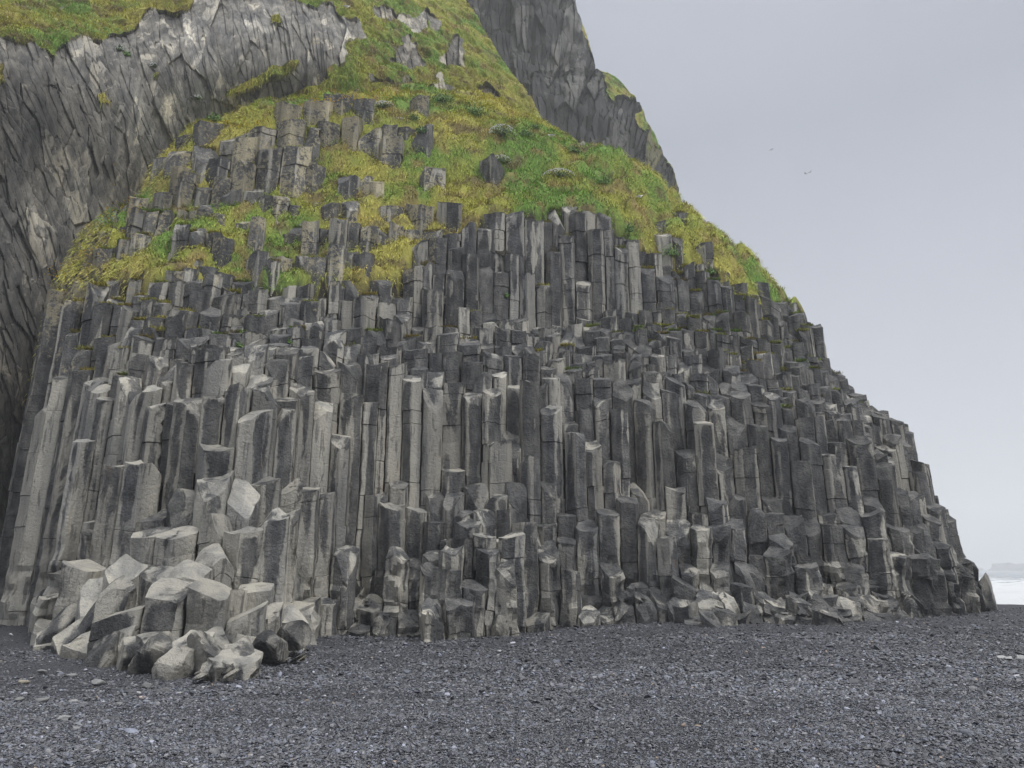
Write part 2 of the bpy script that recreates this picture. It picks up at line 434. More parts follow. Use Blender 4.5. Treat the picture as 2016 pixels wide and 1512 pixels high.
# ------------------------------------------------------------------ columns
def lean(X, Y, Z):
    lx = np.where(X < -9, -.03, 0) + .045 * sstep(6, 16, X)
    return -lx * (Z - 2)
Vall, Fq, Ft, Cid, Aall = [], [], [], [], []
voff = 0; info = []
gr = ground(X, Y)
tX = terr(X, Y)
for i in range(N):
    if not build[i]: continue
    H = Hc[i]; g0 = gr[i]
    if lev[i] < 7 and H < g0 + .12: H = g0 + .12 + rnd[i] * .3
    nb = [Hc[j] if lev[j] >= 0 else g0 - .3 for j in nbrs[i]]
    lo = min(nb) if nb else H - 2
    if lev[i] >= 7: lo = min(lo, tX[i]) - .2
    lo = max(min(lo - .5, H - .5), -0.6)
    if lo > H - .4: lo = H - .4
    poly = polys[i]; c = poly.mean(0)
    # drop tiny edges
    pp = []
    for p in poly:
        if not pp or np.hypot(*(p - pp[-1])) > .07: pp.append(p)
    if len(pp) > 2 and np.hypot(*(pp[0] - pp[-1])) < .07: pp.pop()
    if len(pp) < 3: continue
    pp = np.array(pp); n = len(pp)
    per = []; pside = []
    sv = RNG.normal(0, 1, n); sb = RNG.normal(0, 1, n)
    for a in range(n):
        A, B = pp[a], pp[(a + 1) % n]; L = np.hypot(*(B - A)); ch = min(.022, L * .2) / L
        m = max(1, int(round(L / .15)))
        for t in np.linspace(ch, 1 - ch, m + 1):
            per.append(A + (B - A) * t); pside.append((sv[a] * .20 + (.30 if t in (ch, 1 - ch) else 0), 1 + sb[a] * .10))
    per = np.array(per); M = len(per)
    R = np.hypot(*(per - c).T).mean()
    per = c + (per - c) * (1 - .019 / R)
    rel = per - c
    # broken top
    low = H < g0 + 2.2
    if rnd2[i] < .09:   tl = np.array([RNG.normal(0, .2), RNG.normal(.85, .3)])
    else:               tl = np.array([RNG.normal(0, .12), RNG.normal(.33, .18)])
    if low: tl = tl + np.array([RNG.normal(0, .2), RNG.normal(.05, .2)])
    cuts = []
    for _ in range(RNG.choice([0, 1, 2], p=[.5, .35, .15])):
        an = RNG.uniform(math.pi, 2 * math.pi) if RNG.random() < .75 else RNG.uniform(0, math.pi)
        cuts.append((math.cos(an), math.sin(an), R * RNG.uniform(-.1, .75), RNG.uniform(.5, 2.2)))
    bowl = RNG.uniform(-.05, .12)
    def top(rel):
        z = rel @ tl + bowl * ((rel**2).sum(1) / R**2 - .5)
        for (ca, sa, c0, sl) in cuts:
            z = np.minimum(z, z - sl * np.maximum(0, rel[:, 0] * ca + rel[:, 1] * sa - c0))
        return z
    dz = np.maximum(top(rel), -(H - lo) * .8)
    hgt = H - lo
    zs = list(np.arange(lo, H - .05, .17)) + [H]
    zs = np.array(zs); inset = np.zeros(len(zs)); seg = np.zeros(len(zs), int)
    # joints
    zf = lo + RNG.uniform(.2, 1.2); rows = [(z, 0., 0) for z in zs]; sgn = 0; fr = []
    gapm = RNG.choice([.7, 1.4, 2.6])
    while zf < H - .25:
        fr.append(zf); zf += RNG.exponential(gapm) + .35
    rows = [(z, 0.) for z in zs if all(abs(z - f) > .05 for f in fr)]
    for f in fr:
        dpt = RNG.uniform(.012, .035)
        rows += [(f - .016, 0.), (f, dpt), (f + .016, 0.)]
    rows.sort(); zr = np.array([r[0] for r in rows]); ins = np.array([r[1] for r in rows]); nr = len(rows)
    sid = np.searchsorted(np.array(fr), zr) if fr else np.zeros(nr, int)
    offs = RNG.normal(0, .014, (len(fr) + 1, 2)); scs = 1 - np.abs(RNG.normal(0, .02, len(fr) + 1))
    w = sstep(0, 1, (zr - (H - min(1.1, hgt))) / min(1.1, hgt))
    sc = scs[sid] - ins / R
    VX = c[0] + rel[None, :, 0] * sc[:, None] + offs[sid][:, :1]
    VY = c[1] + rel[None, :, 1] * sc[:, None] + offs[sid][:, 1:]
    # joint planes tilt a little
    jt = RNG.normal(0, .12, 2)
    VZ = zr[:, None] + dz[None, :] * w[:, None] + (rel @ jt)[None, :] * (1 - w[:, None]) * (.5 if hgt > 1 else 0)
    # cap rings
    caps = [];
    for k_, fz in enumerate((.72, .42)):
        rl = rel * sc[-1] * fz; caps.append(np.stack([c[0] + offs[-1][0] + rl[:, 0], c[1] + offs[-1][1] + rl[:, 1], H + np.maximum(top(rel * fz), -hgt * .8)], 1))
    cc = np.array([[c[0] + offs[-1][0], c[1] + offs[-1][1], H + float(top(np.zeros((1, 2)))[0])]])
    V = np.vstack([np.stack([VX, VY, VZ], -1).reshape(-1, 3)] + caps + [cc])
    j = np.arange(M); j1 = (j + 1) % M; TR = nr + 2
    for r_ in range(TR - 1):
        Fq.append(np.stack([r_ * M + j, r_ * M + j1, (r_ + 1) * M + j1, (r_ + 1) * M + j], 1) + voff)
        Cid.append(np.full(M, len(info)))
    ce = TR * M
    Ft.append(np.stack([(TR - 1) * M + j, (TR - 1) * M + j1, np.full(M, ce)], 1) + voff)
    # tone
    u_, v_ = pix(c[0], c[1], H)
    bright = RNG.normal(1, .13)
    pside = np.array(pside)
    aa = np.zeros((TR, M, 4)); aa[..., 0] = np.clip(bright, .65, 1.4) * pside[None, :, 1]; aa[..., 1] = rnd[i]; aa[..., 2] = rnd2[i]; aa[..., 3] = pside[None, :, 0]
    aa[nr - 1:, :, 3] = .10; aa[nr - 1:, :, 0] = bright * 1.03
    aa[:nr, :, 0] *= np.where(ins > 0, .35, 1)[:, None]
    Aall.append(np.vstack([aa.reshape(-1, 4), [[bright, rnd[i], rnd2[i], .10]]]))
    Vall.append(V); info.append((i, voff, len(V), c, H, lo, nb, R)); voff += len(V)
V = np.vstack(Vall); A = np.vstack(Aall)
FQ = np.vstack(Fq); FQid = np.concatenate(Cid); FT = np.vstack(Ft); FTid = np.concatenate([np.full(len(f), k) for k, f in enumerate(Ft)])
vcol = np.concatenate([np.full(t[2], k) for k, t in enumerate(info)])
# displacement: fine roughness everywhere, worn and swollen near the beach
x, y, z = V.T
micro_n = np.stack([fbm(x * 7.5, y * 7.5, z * 7.5, s, 2) for s in (151, 161, 171)], 1)
base_n = np.stack([fbm(x * 3.1, y * 3.1, z * 2.0, s, 3) for s in (51, 61, 71)], 1)
big_n = np.stack([fbm(x * 1.1, y * 1.1, z * .9, s, 3) for s in (81, 91, 101)], 1)
gz = ground(x, y)
worn = sstep(3.0, .6, z - gz)
leftlow = sstep(-4, -6, x) * sstep(18.5, 17.5, y)
az = x * .9 + y * .55
c1 = cell2(az / .42 + vcol * 7.31, z / .5 + vcol * 3.17, 31); c2 = cell2(az / .9, z / .8, 37)
fac = (c1[0] - .5) * .5 + c1[2] * (c1[1] - .5) * 1.6 + c1[3] * (c1[0] - .5) * 1.2
fac2 = (c2[0] - .5) * .6 + c2[2] * (c2[1] - .5) * 1.6 + c2[3] * (c2[0] - .4) * 1.3
V = V + micro_n * .016 + base_n * (.016 + .02 * worn)[:, None] + big_n * (.018 + .09 * worn - .03 * leftlow * worn)[:, None] * np.array([1, 1, .6])
V[:, 1] -= fac * (.022 + .15 * worn * (1 - .5 * leftlow) + .03 * leftlow) + fac2 * (.01 + .30 * worn * (1 - .65 * leftlow))
V[:, 0] += fac * (.010 + .05 * worn)
x, y, z = V.T
V[:, 0] += lean(x, y, z)
u, v = pix(*V.T)
pale = A[:, 3] + .32 + .33 * sstep(760, 480, u) * sstep(620, 860, v) + .04 * sstep(2.4, .2, z - gz) - .12 * sstep(1150, 1500, u) + .05 * sstep(900, 1050, v) + .16 * np.exp(-((u - 820) / 170)**2 - ((v - 890) / 130)**2)
pale = pale + (A[:, 1] - .5) * .28 + .25 * fbm(x * .5, y * .5, z * .25, 7, 2)
lichen = .05 + .38 * sstep(660, 540, v) * sstep(1100, 700, u) + .35 * sstep(230, 150, u) * sstep(900, 700, v) + .14 * sstep(560, 430, v) + (A[:, 2] - .5) * .3
KA = np.stack([A[:, 0], np.clip(pale, 0, 1), np.clip(lichen, 0, 1)], 1)

cliff = mk_obj('basalt_cliff', None, label='grey cliff of stepped hexagonal basalt columns rising from the black beach', cat='cliff')
cliff.empty_display_size = 1; cliff.location = (0, 22, 0)
# the hundred columns that show largest
def shown(t):
    i, o, n, c, H, lo, nb, R = t
    front = [Hc[j] if lev[j] >= 0 else float(gr[i]) for j in nbrs[i] if pts[j][1] < pts[i][1] - .05]
    f = max(0, H - (min(front) if front else H))
    uu, vv = pix(c[0], c[1], H)
    if not (0 < uu < 2016 and -50 < vv < 1400): return 0
    return f * R / c[1]**2
sc_ = sorted(range(len(info)), key=lambda k: -shown(info[k]))
big = set(sc_[:100])
def sub(colset, name):
    sel = np.isin(vcol, list(colset)); remap = np.cumsum(sel) - 1
    fq = FQ[np.isin(FQid, list(colset))]; ft = FT[np.isin(FTid, list(colset))]
    VV = V[sel].copy(); return VV, remap[fq], remap[ft], KA[sel]
for k in sorted(big):
    _, o, n, c, H, lo, nb, R = info[k]
    VV = V[o:o + n].copy(); fq = FQ[FQid == k] - o; ft = FT[FTid == k] - o
    org = np.array([c[0], c[1], lo]); me = mk_mesh('basalt_column', VV - org, fq, ft, M_rock, {'k': KA[o:o + n]}, True, 20)
    mk_obj('basalt_column', me, cliff, loc=org - np.array(cliff.location))
VV, fq, ft, ka = sub(set(range(len(info))) - big, 'rest')
mk_obj('column_mass', mk_mesh('column_mass', VV - np.array([0, 22, 0]), fq, ft, M_rock, {'k': ka}, True, 20), cliff, kind='stuff')
print('columns', len(info), 'verts', len(V))

# ------------------------------------------------------------------ grassy hill
tm = np.where(TL < 0, TH - 2, TH).reshape(GX.shape); cm = tm.copy()
for _ in range(6):
    cm[1:-1, 1:-1] = np.minimum.reduce([cm[1:-1, 1:-1], cm[:-2, 1:-1], cm[2:, 1:-1], cm[1:-1, :-2], cm[1:-1, 2:]])
cm = cm.ravel() - .45
CF = grid_faces(*GX.shape); CF = CF[((TL >= 0) & (TL * 0 + np.where(TS > 0, 1, TL) >= .3))[CF].all(1)]
usd = np.unique(CF); rmm = np.full(GX.size, -1); rmm[usd] = np.arange(len(usd))
CV = np.stack([GX.ravel(), GY.ravel(), cm], 1)[usd]
mk_obj('rock_core', mk_mesh('rock_core', CV - np.array([0, 22, 0]), rmm[CF], None, M_rock, {'k': np.tile([(.45, .1, .1)], (len(CV), 1))}, True), cliff)
m_in = (TS > -.2).reshape(GX.shape)
GF = grid_faces(*GX.shape)
okf = ((TS > .15) & (TL > 6.8))[GF].all(1); GF = GF[okf]
def grass_col(u, v, x, y, z, seed=0):
    n1 = fbm(x * .45, y * .45, z * .45, 301 + seed, 3); n2 = fbm(x * 1.6, y * 1.6, z * 1.6, 311 + seed, 2); n3 = fbm(x * .22, y * .22, z * .22, 321, 2)
    olive = np.array([.34, .35, .075]); green = np.array([.17, .29, .060]); brown = np.array([.30, .22, .10]); yel = np.array([.48, .43, .12])
    g = sstep(-.15, .35, n1 + .25 * sstep(820, 1000, u) * sstep(200, 260, v) * sstep(420, 330, v))[:, None]; b = sstep(.10, .45, n2)[:, None]; yl = sstep(.0, .4, n3 - n1 * .4)[:, None]
    n4 = fbm(x * 1.1, y * 1.1, z * 2.6, 331, 3)
    c = olive * (1 - g) + green * g; c = c * (1 - .75 * b) + brown * .75 * b; c = c * (1 - .55 * yl) + yel * .55 * yl
    so = (.8 * sstep(.22, .42, n4))[:, None]
    return 1.12 * (c * (1 - so) + np.array([.16, .125, .07]) * so)
TC = grass_col(TU, TV, GX.ravel(), GY.ravel(), TZ)
soil = np.array([.05, .045, .035])
TC = np.where((gmask < .95)[:, None], soil, TC)
TC = TC * 1.0
HV = np.stack([GX.ravel(), GY.ravel(), TZ], 1)
used = np.unique(GF); rm = np.full(len(HV), -1); rm[used] = np.arange(len(used))
mk_obj('hill', mk_mesh('hill', HV[used], rm[GF], None, M_turf, {'c': TC[used]}, True), kind='structure', label='grassy hillside above the stepped columns')

class Blades:
    def __init__(s): s.V = []; s.F4 = []; s.F3 = []; s.C = []; s.o = 0
    def add(s, p, d, L, w, side, col, droop):
        n = len(p); up = np.array([0, 0, 1.])
        mid = p + d * L[:, None] * .55; tip = p + d * L[:, None] * .9 + droop * L[:, None] * .45
        sw = side * w[:, None]
        a = np.stack([p - sw, p + sw, mid + sw * .7, mid - sw * .7, tip], 1).reshape(-1, 3)
        k = np.arange(n)[:, None] * 5 + s.o
        s.V.append(a); s.F4.append(k + np.array([[0, 1, 2, 3]])); s.F3.append(k + np.array([[3, 2, 4]])); s.C.append(np.repeat(col, 5, 0)); s.o += n * 5
    def obj(s, name, mat, **kw):
        return mk_obj(name, mk_mesh(name, np.vstack(s.V), np.vstack(s.F4), np.vstack(s.F3), mat, {'c': np.vstack(s.C)}, True), **kw)
def scatter(BL, p, nrm, down, seed, Lr=(.12, .36), wr=(.009, .020)):
    n = len(p); r = np.random.default_rng(seed)
    d = nrm * .55 + down * r.uniform(.2, .9, n)[:, None] + r.normal(0, .32, (n, 3)) + np.array([0, 0, .25]); d /= np.linalg.norm(d, axis=1)[:, None]
    a = r.uniform(0, math.pi, n); side = np.stack([np.cos(a), np.sin(a) * .4, np.zeros(n)], 1)
    u, v = pix(*p.T); c = grass_col(u, v, *p.T) * r.uniform(.6, 1.8, n)[:, None]
    dry = r.random(n) < .16; c[dry] = np.array([.30, .23, .10]) * r.uniform(.7, 1.2, dry.sum())[:, None]
    BL.add(p, d, r.uniform(*Lr, n), r.uniform(*wr, n), side, c, down * .6 + np.array([0, 0, -.5]))
# blades on the hill
BL = Blades()
NB = 520000
bx = RNG.uniform(-20, 22, NB); by = RNG.uniform(22, 44, NB)
bi = np.clip(((by - gy[0]) / .13).astype(int), 1, len(gy) - 2); bj = np.clip(((bx - gx[0]) / .13).astype(int), 1, len(gx) - 2)
gz_x = (terr_z[bi, bj + 1] - terr_z[bi, bj - 1]) / .26; gz_y = (terr_z[bi + 1, bj] - terr_z[bi - 1, bj]) / .26
bz = terr(bx, by); bl = TL.reshape(GX.shape)[bi, bj]
u, v = pix(bx, by, bz)
face = (gz_y * by + gz_x * bx) > (bz - EYE) * .9 - 1.5   # slope seen from the beach
clump = fbm(bx * 2.2, by * 2.2, bz * 2.2, 77, 2)
ok = (bl > 7.05) & (u > -30) & (u < 1560) & (v > -30) & face & (clump > -.5) & (RNG.random(NB) < .9)
p = np.stack([bx, by, bz - .01], 1)[ok]; nn = np.stack([-gz_x, -gz_y, np.ones(NB)], 1)[ok]; nn /= np.linalg.norm(nn, axis=1)[:, None]
dn = np.stack([-gz_x, -gz_y, -(gz_x**2 + gz_y**2)], 1)[ok]; dn /= np.linalg.norm(dn, axis=1)[:, None] + 1e-6
scatter(BL, p, nn, dn, 5)
print('hill blades', len(p))

# ------------------------------------------------------------------ upper cliffs as sheets of fine leaning columns
def rbf(ctrl, U, Vv, pw=3.2):
    c = np.array(ctrl, float); n = len(c); e2 = 90.0**2
    ph = lambda du, dv: np.sqrt(du * du + dv * dv + e2) / 300
    A = ph(c[:, None, 0] - c[None, :, 0], c[:, None, 1] - c[None, :, 1]) - .0 * np.eye(n)
    Pm = np.stack([np.ones(n), c[:, 0] / 500, c[:, 1] / 500], 1)
    M_ = np.block([[A - .12 * np.eye(n), Pm], [Pm.T, np.zeros((3, 3))]])
    w = np.linalg.solve(M_, np.concatenate([c[:, 2], np.zeros(3)]))
    out = w[n] + w[n + 1] * U / 500 + w[n + 2] * Vv / 500
    for k in range(n): out = out + w[k] * ph(U - c[k, 0], Vv - c[k, 1])
    return np.clip(out, 17, 110)
def sheet(name, uv_left, edge, vr, nu, nv, ctrl, back, disp, gfun, mat, label, cat, seed, kindsmooth=40):
    """edge(v) = right-hand silhouette; past it the sheet wraps back into the hill"""
    vv = np.linspace(vr[0], vr[1], nv); s = np.linspace(0, 1, nu); nb_ = 24
    U = np.zeros((nv, nu + nb_)); VV = np.repeat(vv[:, None], nu + nb_, 1)
    e = edge(vv)
    U[:, :nu] = uv_left + (e - uv_left)[:, None] * s[None, :]
    tb = (np.arange(nb_) + 1) / nb_
    U[:, nu:] = e[:, None] - 6 * 0
    Yd = rbf(ctrl, U, VV)
    Yd[:, nu:] += back * tb[None, :]**1.3
    d0 = (U - 1008) / FPX; d2 = -(VV - 756) / FPX
    dy_ = cp - d2 * sp; dz_ = sp + d2 * cp
    Xw = d0 / dy_ * Yd; Zw = EYE + dz_ / dy_ * Yd
    Xw[:, nu:] -= back * tb[None, :]**1.5 * .35; 
    return U, VV, Xw, Yd, Zw
def finish_sheet(name, U, VV, Xw, Yd, Zw, amp, wa, wb, ang, g, mat, label, seed, tint, grs):
    x, y, z = Xw.ravel(), Yd.ravel(), Zw.ravel()
    s_ = np.arctan2(x, y) * 32; el = np.arctan2(z - EYE, np.hypot(x, y)) * 32
    a, b = ang(s_, el)
    wx = fbm(s_ * .15, el * .15, y * 0, seed, 2) * .7 + fbm(s_ * .9, el * .5, y * 0, seed + 1, 2) * .12
    a = a + wx; b = b + wx * .7
    rid, r2, oa, ob, fd = cell2(a / wa, b / wb, seed)
    rid2, r22, oa2, ob2, fd2 = cell2(a / (wa * 3.4) + 7, b / (wb * 1.7), seed + 3)
    dsp = (rid - .5) * .9 + oa * (r2 - .5) * 2.4 + ob * (rid - .3) * .8 - .25 * sstep(.16, 0, fd)
    dsp = dsp * .5 + ((rid2 - .5) * 1.1 + oa2 * (r22 - .5) * 2.0 + ob2 * (rid2 - .3)) * .9
    bigd = fbm(x * .16, y * .16, z * .16, seed + 5, 3)
    D = amp * dsp * (1 - .9 * g) + bigd * amp * 2.0 + g * (.6 * np.abs(fbm(x * .7, y * .7, z * .7, seed + 8, 3)) + .30 * fbm(x * 1.9, y * 1.9, z * 1.9, seed + 9, 2))
    k = 1 - D / np.maximum(np.hypot(x, y), 1)
    nx, ny = -x / np.hypot(x, y), -y / np.hypot(x, y)
    x = x + nx * D; y = y + ny * D
    Vs = np.stack([x, y, z], 1); F = grid_faces(*U.shape)[:, ::-1]
    gf = g[F].mean(1) > .5
    tone = np.clip(tint(U.ravel(), VV.ravel(), rid, rid2), 0, 1.8)
    KA = np.stack([tone * (.8 + .4 * r2) * (1 + .35 * fbm(a * 2.2, b * .35, y * 0, seed + 11, 3)), np.clip(.30 + (rid2 - .5) * .6 + .3 * fbm(x * .4, y * .4, z * .2, seed + 2, 2) + .1, 0, 1), np.clip(.12 + (r22 - .5) * .5 + grs(U.ravel(), VV.ravel()), 0, 1)], 1)
    GC = grass_col(U.ravel(), VV.ravel(), x, y, z, 5)
    me = mk_mesh(name, Vs, F, None, mat, {'k': KA, 'c': GC * .8}, True, 30)
    me.materials.append(M_turf); me.polygons.foreach_set('material_index', gf.astype(np.int32)); me.update()
    return mk_obj(name, me, label=label, kind='structure'), Vs

# upper cliff over the hill
ctrlA = [(-600,1300,19),(-600,600,18),(-600,0,18),(-300,1250,22),(0,1215,27.2),(0,900,26.8),(60,700,27.2),(0,450,26.2),(110,580,28.2),(200,440,29.9),(0,200,25.4),(-250,300,22),(150,250,28.0),
 (280,330,31.3),(340,272,32.6),(250,130,30.0),(400,60,32.4),(500,200,34.2),(650,190,35.6),(620,20,36),(120,90,27.6),(0,60,26.0),(0,-20,30),(200,-10,34),(0,-250,40),(-300,-100,34),(400,-60,36),(400,-250,46),(700,0,38.5),(700,-150,48),
 (820,170,37.8),(900,100,41),(850,0,44),(930,0,48),(1000,130,44),(1060,240,41.8),(950,-200,60),(600,500,46),(900,500,50),(300,600,36),(500,900,46),(200,1200,34),(500,1200,46)]
def edgeA(v): return np.interp(v, [-400, 0, 60, 130, 190, 235, 300, 500, 1300], [800, 918, 955, 1000, 1045, 1066, 1080, 1080, 500])
UA, VA, XA, YA, ZA = sheet('a', -190, edgeA, (-220, 1270), 900, 900, ctrlA, 26, None, None, None, None, None, 0)
def bl(u, v, pts_):
    m = np.zeros_like(u)
    for (a, b, ra, rb, rot) in pts_:
        c_, s_ = math.cos(rot), math.sin(rot); du, dv = u - a, v - b
        m = np.maximum(m, np.exp(-(((du * c_ + dv * s_) / ra)**2 + ((-du * s_ + dv * c_) / rb)**2)**2))
    return m
ua, va = UA.ravel(), VA.ravel()
nzA = fbm(ua * .02, va * .02, ua * 0, 401, 4)
topline = np.interp(ua, [-600, -100, 0, 60, 110, 160, 230, 300, 350, 400, 450, 520, 560, 600, 640, 700], [110, 60, 60, 72, 90, 82, 60, 35, 20, -10, -30, -30, -20, 0, 10, 30])
gA = (va < topline + nzA * 45) * 1.0
right = bl(ua, va, [(700,20,70,28,.3),(760,60,90,30,.4),(860,60,40,70,.3),(950,90,60,40,1.0),(740,95,60,22,.1),(800,140,110,28,.15),(900,150,80,25,.3),(1000,170,60,40,.9),(960,120,50,60,.6),(900,20,22,50,0),(690,150,40,20,.1),(1040,215,50,30,.6),(690,180,90,20,0),(620,190,60,12,-.1),(560,140,55,10,-.35),(500,165,60,9,-.4)])
gA = np.maximum(gA, (right + nzA * 1.1 > .58) * 1.0)
strips = bl(ua, va, [(240,400,40,80,-.6),(300,310,60,30,-.8)])
def angA(s, e): return s + .38 * e - .018 * (e - 8) * (s + 18), e - .35 * s
def tintA(u, v, r, r2):
    # tone: warm pale rock in the middle, darker patches at far left and foot
    p_ = 1.0 + .60 * bl(u, v, [(330,240,120,110,.6),(560,80,130,90,0),(130,420,130,70,0),(420,90,110,60,0)]) - .28 * bl(u, v, [(40,230,90,100,0),(20,800,100,260,0),(560,185,90,25,0)])
    return p_
oA, VsA = finish_sheet('upper_cliff', UA, VA, XA, YA, ZA, .26, .17, 1.1, angA, gA, M_fine, 'brown grey rock face of fine slanting columns above the hill', 201, tintA, lambda u, v: .25 * sstep(300, 900, u))
# blades on its turf
def sheet_blades(Vs, shape, g, n, seed, urange, vrange):
    r = np.random.default_rng(seed); nr, nc = shape
    G = Vs.reshape(nr, nc, 3); g2 = g.reshape(nr, nc)
    i = r.integers(1, nr - 2, n * 6); j = r.integers(1, nc - 26, n * 6)
    p = G[i, j]; u, v = pix(*p.T)
    ok = (g2[i, j] > .5) & (g2[i+1, j] > .5) & (u > urange[0]) & (u < urange[1]) & (v > vrange[0]) & (v < vrange[1])
    i, j = i[ok][:n], j[ok][:n]
    fa, fb = r.random((2, len(i), 1))
    p = G[i, j] * (1 - fa) * (1 - fb) + G[i + 1, j] * fa * (1 - fb) + G[i, j + 1] * (1 - fa) * fb + G[i + 1, j + 1] * fa * fb
    tn = np.cross(G[i, j + 1] - G[i, j], G[i + 1, j] - G[i, j]); tn /= np.linalg.norm(tn, axis=1)[:, None] + 1e-9
    tn *= np.where((tn * p).sum(1) > 0, -1, 1)[:, None]
    dn = np.array([0, 0, -1.]) - tn * (-tn[:, 2:]); dn /= np.linalg.norm(dn, axis=1)[:, None] + 1e-6
    return p, tn, dn
p, tn, dn = sheet_blades(VsA, UA.shape, gA, 90000, 9, (-20, 1120), (-20, 280))
scatter(BL, p, tn, dn, 8, (.14, .36), (.009, .018)); print('sheet blades', len(p))

# far cliff
ctrlB = [(700,-300,74),(700,600,70),(1000,0,76),(1000,250,72),(1100,-100,80),(1130,0,84),(1200,200,80),(1250,300,80),(1330,320,86),(1345,420,84),(1200,450,78),(1150,250,76),(1000,-400,90),(1400,700,84),(1200,700,76)]
def edgeB(v): return np.interp(v, [-420, -60, 0, 50, 90, 135, 150, 200, 250, 300, 330, 380, 415, 520, 900], [960, 1112, 1130, 1146, 1163, 1172, 1212, 1258, 1280, 1306, 1326, 1338, 1347, 1372, 1420]) + 3.5 * fbm(v * .06, v * 0, v * 0, 9, 3)
UB, VB, XB, YB, ZB = sheet('b', 700, edgeB, (-420, 900), 420, 560, ctrlB, 40, None, None, None, None, None, 0)
ub, vb = UB.ravel(), VB.ravel(); nzB = fbm(ub * .03, vb * .03, ub * 0, 403, 4)
eb = np.repeat(edgeB(np.linspace(-420, 900, 560))[:, None], UB.shape[1], 1).ravel()
gB = ((eb - ub) < (18 + 60 * nzB) * sstep(110, 150, vb) * sstep(400, 250, vb)) * 1.0
gB = np.maximum(gB, ((eb - ub) < 3 + 12 * nzB) * 1.0)
def angB(s, e):
    dx_, dy_ = s - 2.0, e - 8.0
    return np.arctan2(dy_, dx_) * 9.0, np.hypot(dx_, dy_) * 1.1
oB, VsB = finish_sheet('far_cliff', UB, VB, XB, YB, ZB, .80, .17, .8, angB, gB, M_far, 'dark distant sea cliff behind the grassy ridge', 231, lambda u, v, r, r2: .50 + .25 * (r2 - .5), lambda u, v: .45 * sstep(1150, 1300, u) * sstep(150, 250, v))
p, tn, dn = sheet_blades(VsB, UB.shape, gB, 16000, 19, (900, 1400), (-20, 460))
scatter(BL, p, tn, dn, 18, (.3, .7), (.02, .045))

# ------------------------------------------------------------------ tufts on the column ledges
cand = [t for t in info if 4.1 < lev[t[0]]]
tp = []
for t in cand:
    i, o, n, c, H, lo, nb, R = t
    uu, vv = pix(c[0], c[1], H)
    pr = .16 + .35 * (1250 < uu < 1620) * (lev[i] > 5) + .15 * (vv < 580)
    if uu < 320: pr += .35
    if uu < 200: pr += .3
    if lev[i] >= 7: pr = .55
    if lev[i] < 5: pr *= .6
    if RNG.random() < pr:
        n_ = RNG.integers(80, 320); a = RNG.uniform(0, 6.28, n_); rr_ = R * .8 * np.sqrt(RNG.random(n_)); a = a * .5
        tp.append(np.stack([c[0] + rr_ * np.cos(a) + float(lean(c[0], c[1], H)), c[1] + rr_ * np.sin(a) + .05, np.full(n_, H + .0)], 1))
tp = np.vstack(tp); nn = np.tile([[0, -.3, 1.]], (len(tp), 1)); dn = np.tile([[0, -1, -.2]], (len(tp), 1))
scatter(BL, tp, nn, dn, 28, (.10, .28), (.010, .020))
BL.obj('grass', M_blade, kind='stuff', label='olive and yellow green grass growing on the slopes and ledges', cat='grass')

# ------------------------------------------------------------------ beach
def axis(a, b, d0, g):
    r = [0.]; s = d0
    while r[-1] < b: r.append(r[-1] + s); s *= g
    l = [0.]; s = d0
    while l[-1] > a: l.append(l[-1] - s); s *= g
    return np.array(sorted(set(l + r)))
bxs = np.concatenate([np.arange(-400, -30, 18), np.arange(-30, 30, .16), np.arange(30, 1300, 18)])
bys = np.concatenate([np.arange(-60, 4, 4), np.arange(4, 32, .12), np.arange(32, 70, .8), np.arange(70, 1500, 30)])
BX, BY = np.meshgrid(bxs, bys)
BZ = ground(BX.ravel(), BY.ravel())
near = sstep(45, 30, BY.ravel()) * sstep(60, 30, np.abs(BX.ravel()))
BZ = BZ + near * (.060 * fbm(BX.ravel() * .8, BY.ravel() * 1.2, BZ * 0, 61, 3) + .012 * fbm(BX.ravel() * 5, BY.ravel() * 5, BZ * 0, 63, 2))
mb = NT('black_gravel')
pos = mb.coord()
vo = mb.n('ShaderNodeTexVoronoi'); vo.inputs['Scale'].default_value = 44; vo.inputs['Randomness'].default_value = 1; mb.l(mb.coord((1, 1.5, 1)), vo.inputs['Vector'])
vs = mb.n('ShaderNodeSeparateColor'); mb.l(vo.outputs['Color'], vs.inputs[0])
c = mb.mix(mb.ramp(vs.outputs[0], .25, .95), (.028, .031, .040), (.095, .102, .128))
c = mb.mix(mb.ramp(vs.outputs[1], .93, .96), c, (.20, .20, .205))
c = mb.mix(1.0, c, mb.mix(mb.noise(.45, 4, .6), (.75, .75, .78), (1.25, 1.25, 1.25)), 'MULTIPLY')
c = mb.mix(mb.ramp(vo.outputs['Distance'], .35, .75), c, (.018, .018, .022))
mb.l(c, mb.b.inputs['Base Color']); mb.b.inputs['Roughness'].default_value = .75
hh = mb.math('SUBTRACT', 1.0, vo.outputs['Distance'])
mb.l(mb.bump(hh, 1.0, .03, mb.bump(mb.noise(8, 4), .5, .04)), mb.b.inputs['Normal'])
mk_obj('beach', mk_mesh('beach', np.stack([BX.ravel(), BY.ravel(), BZ], 1), grid_faces(*BX.shape), None, mb.m, None, True), kind='structure', label='black gravel beach')
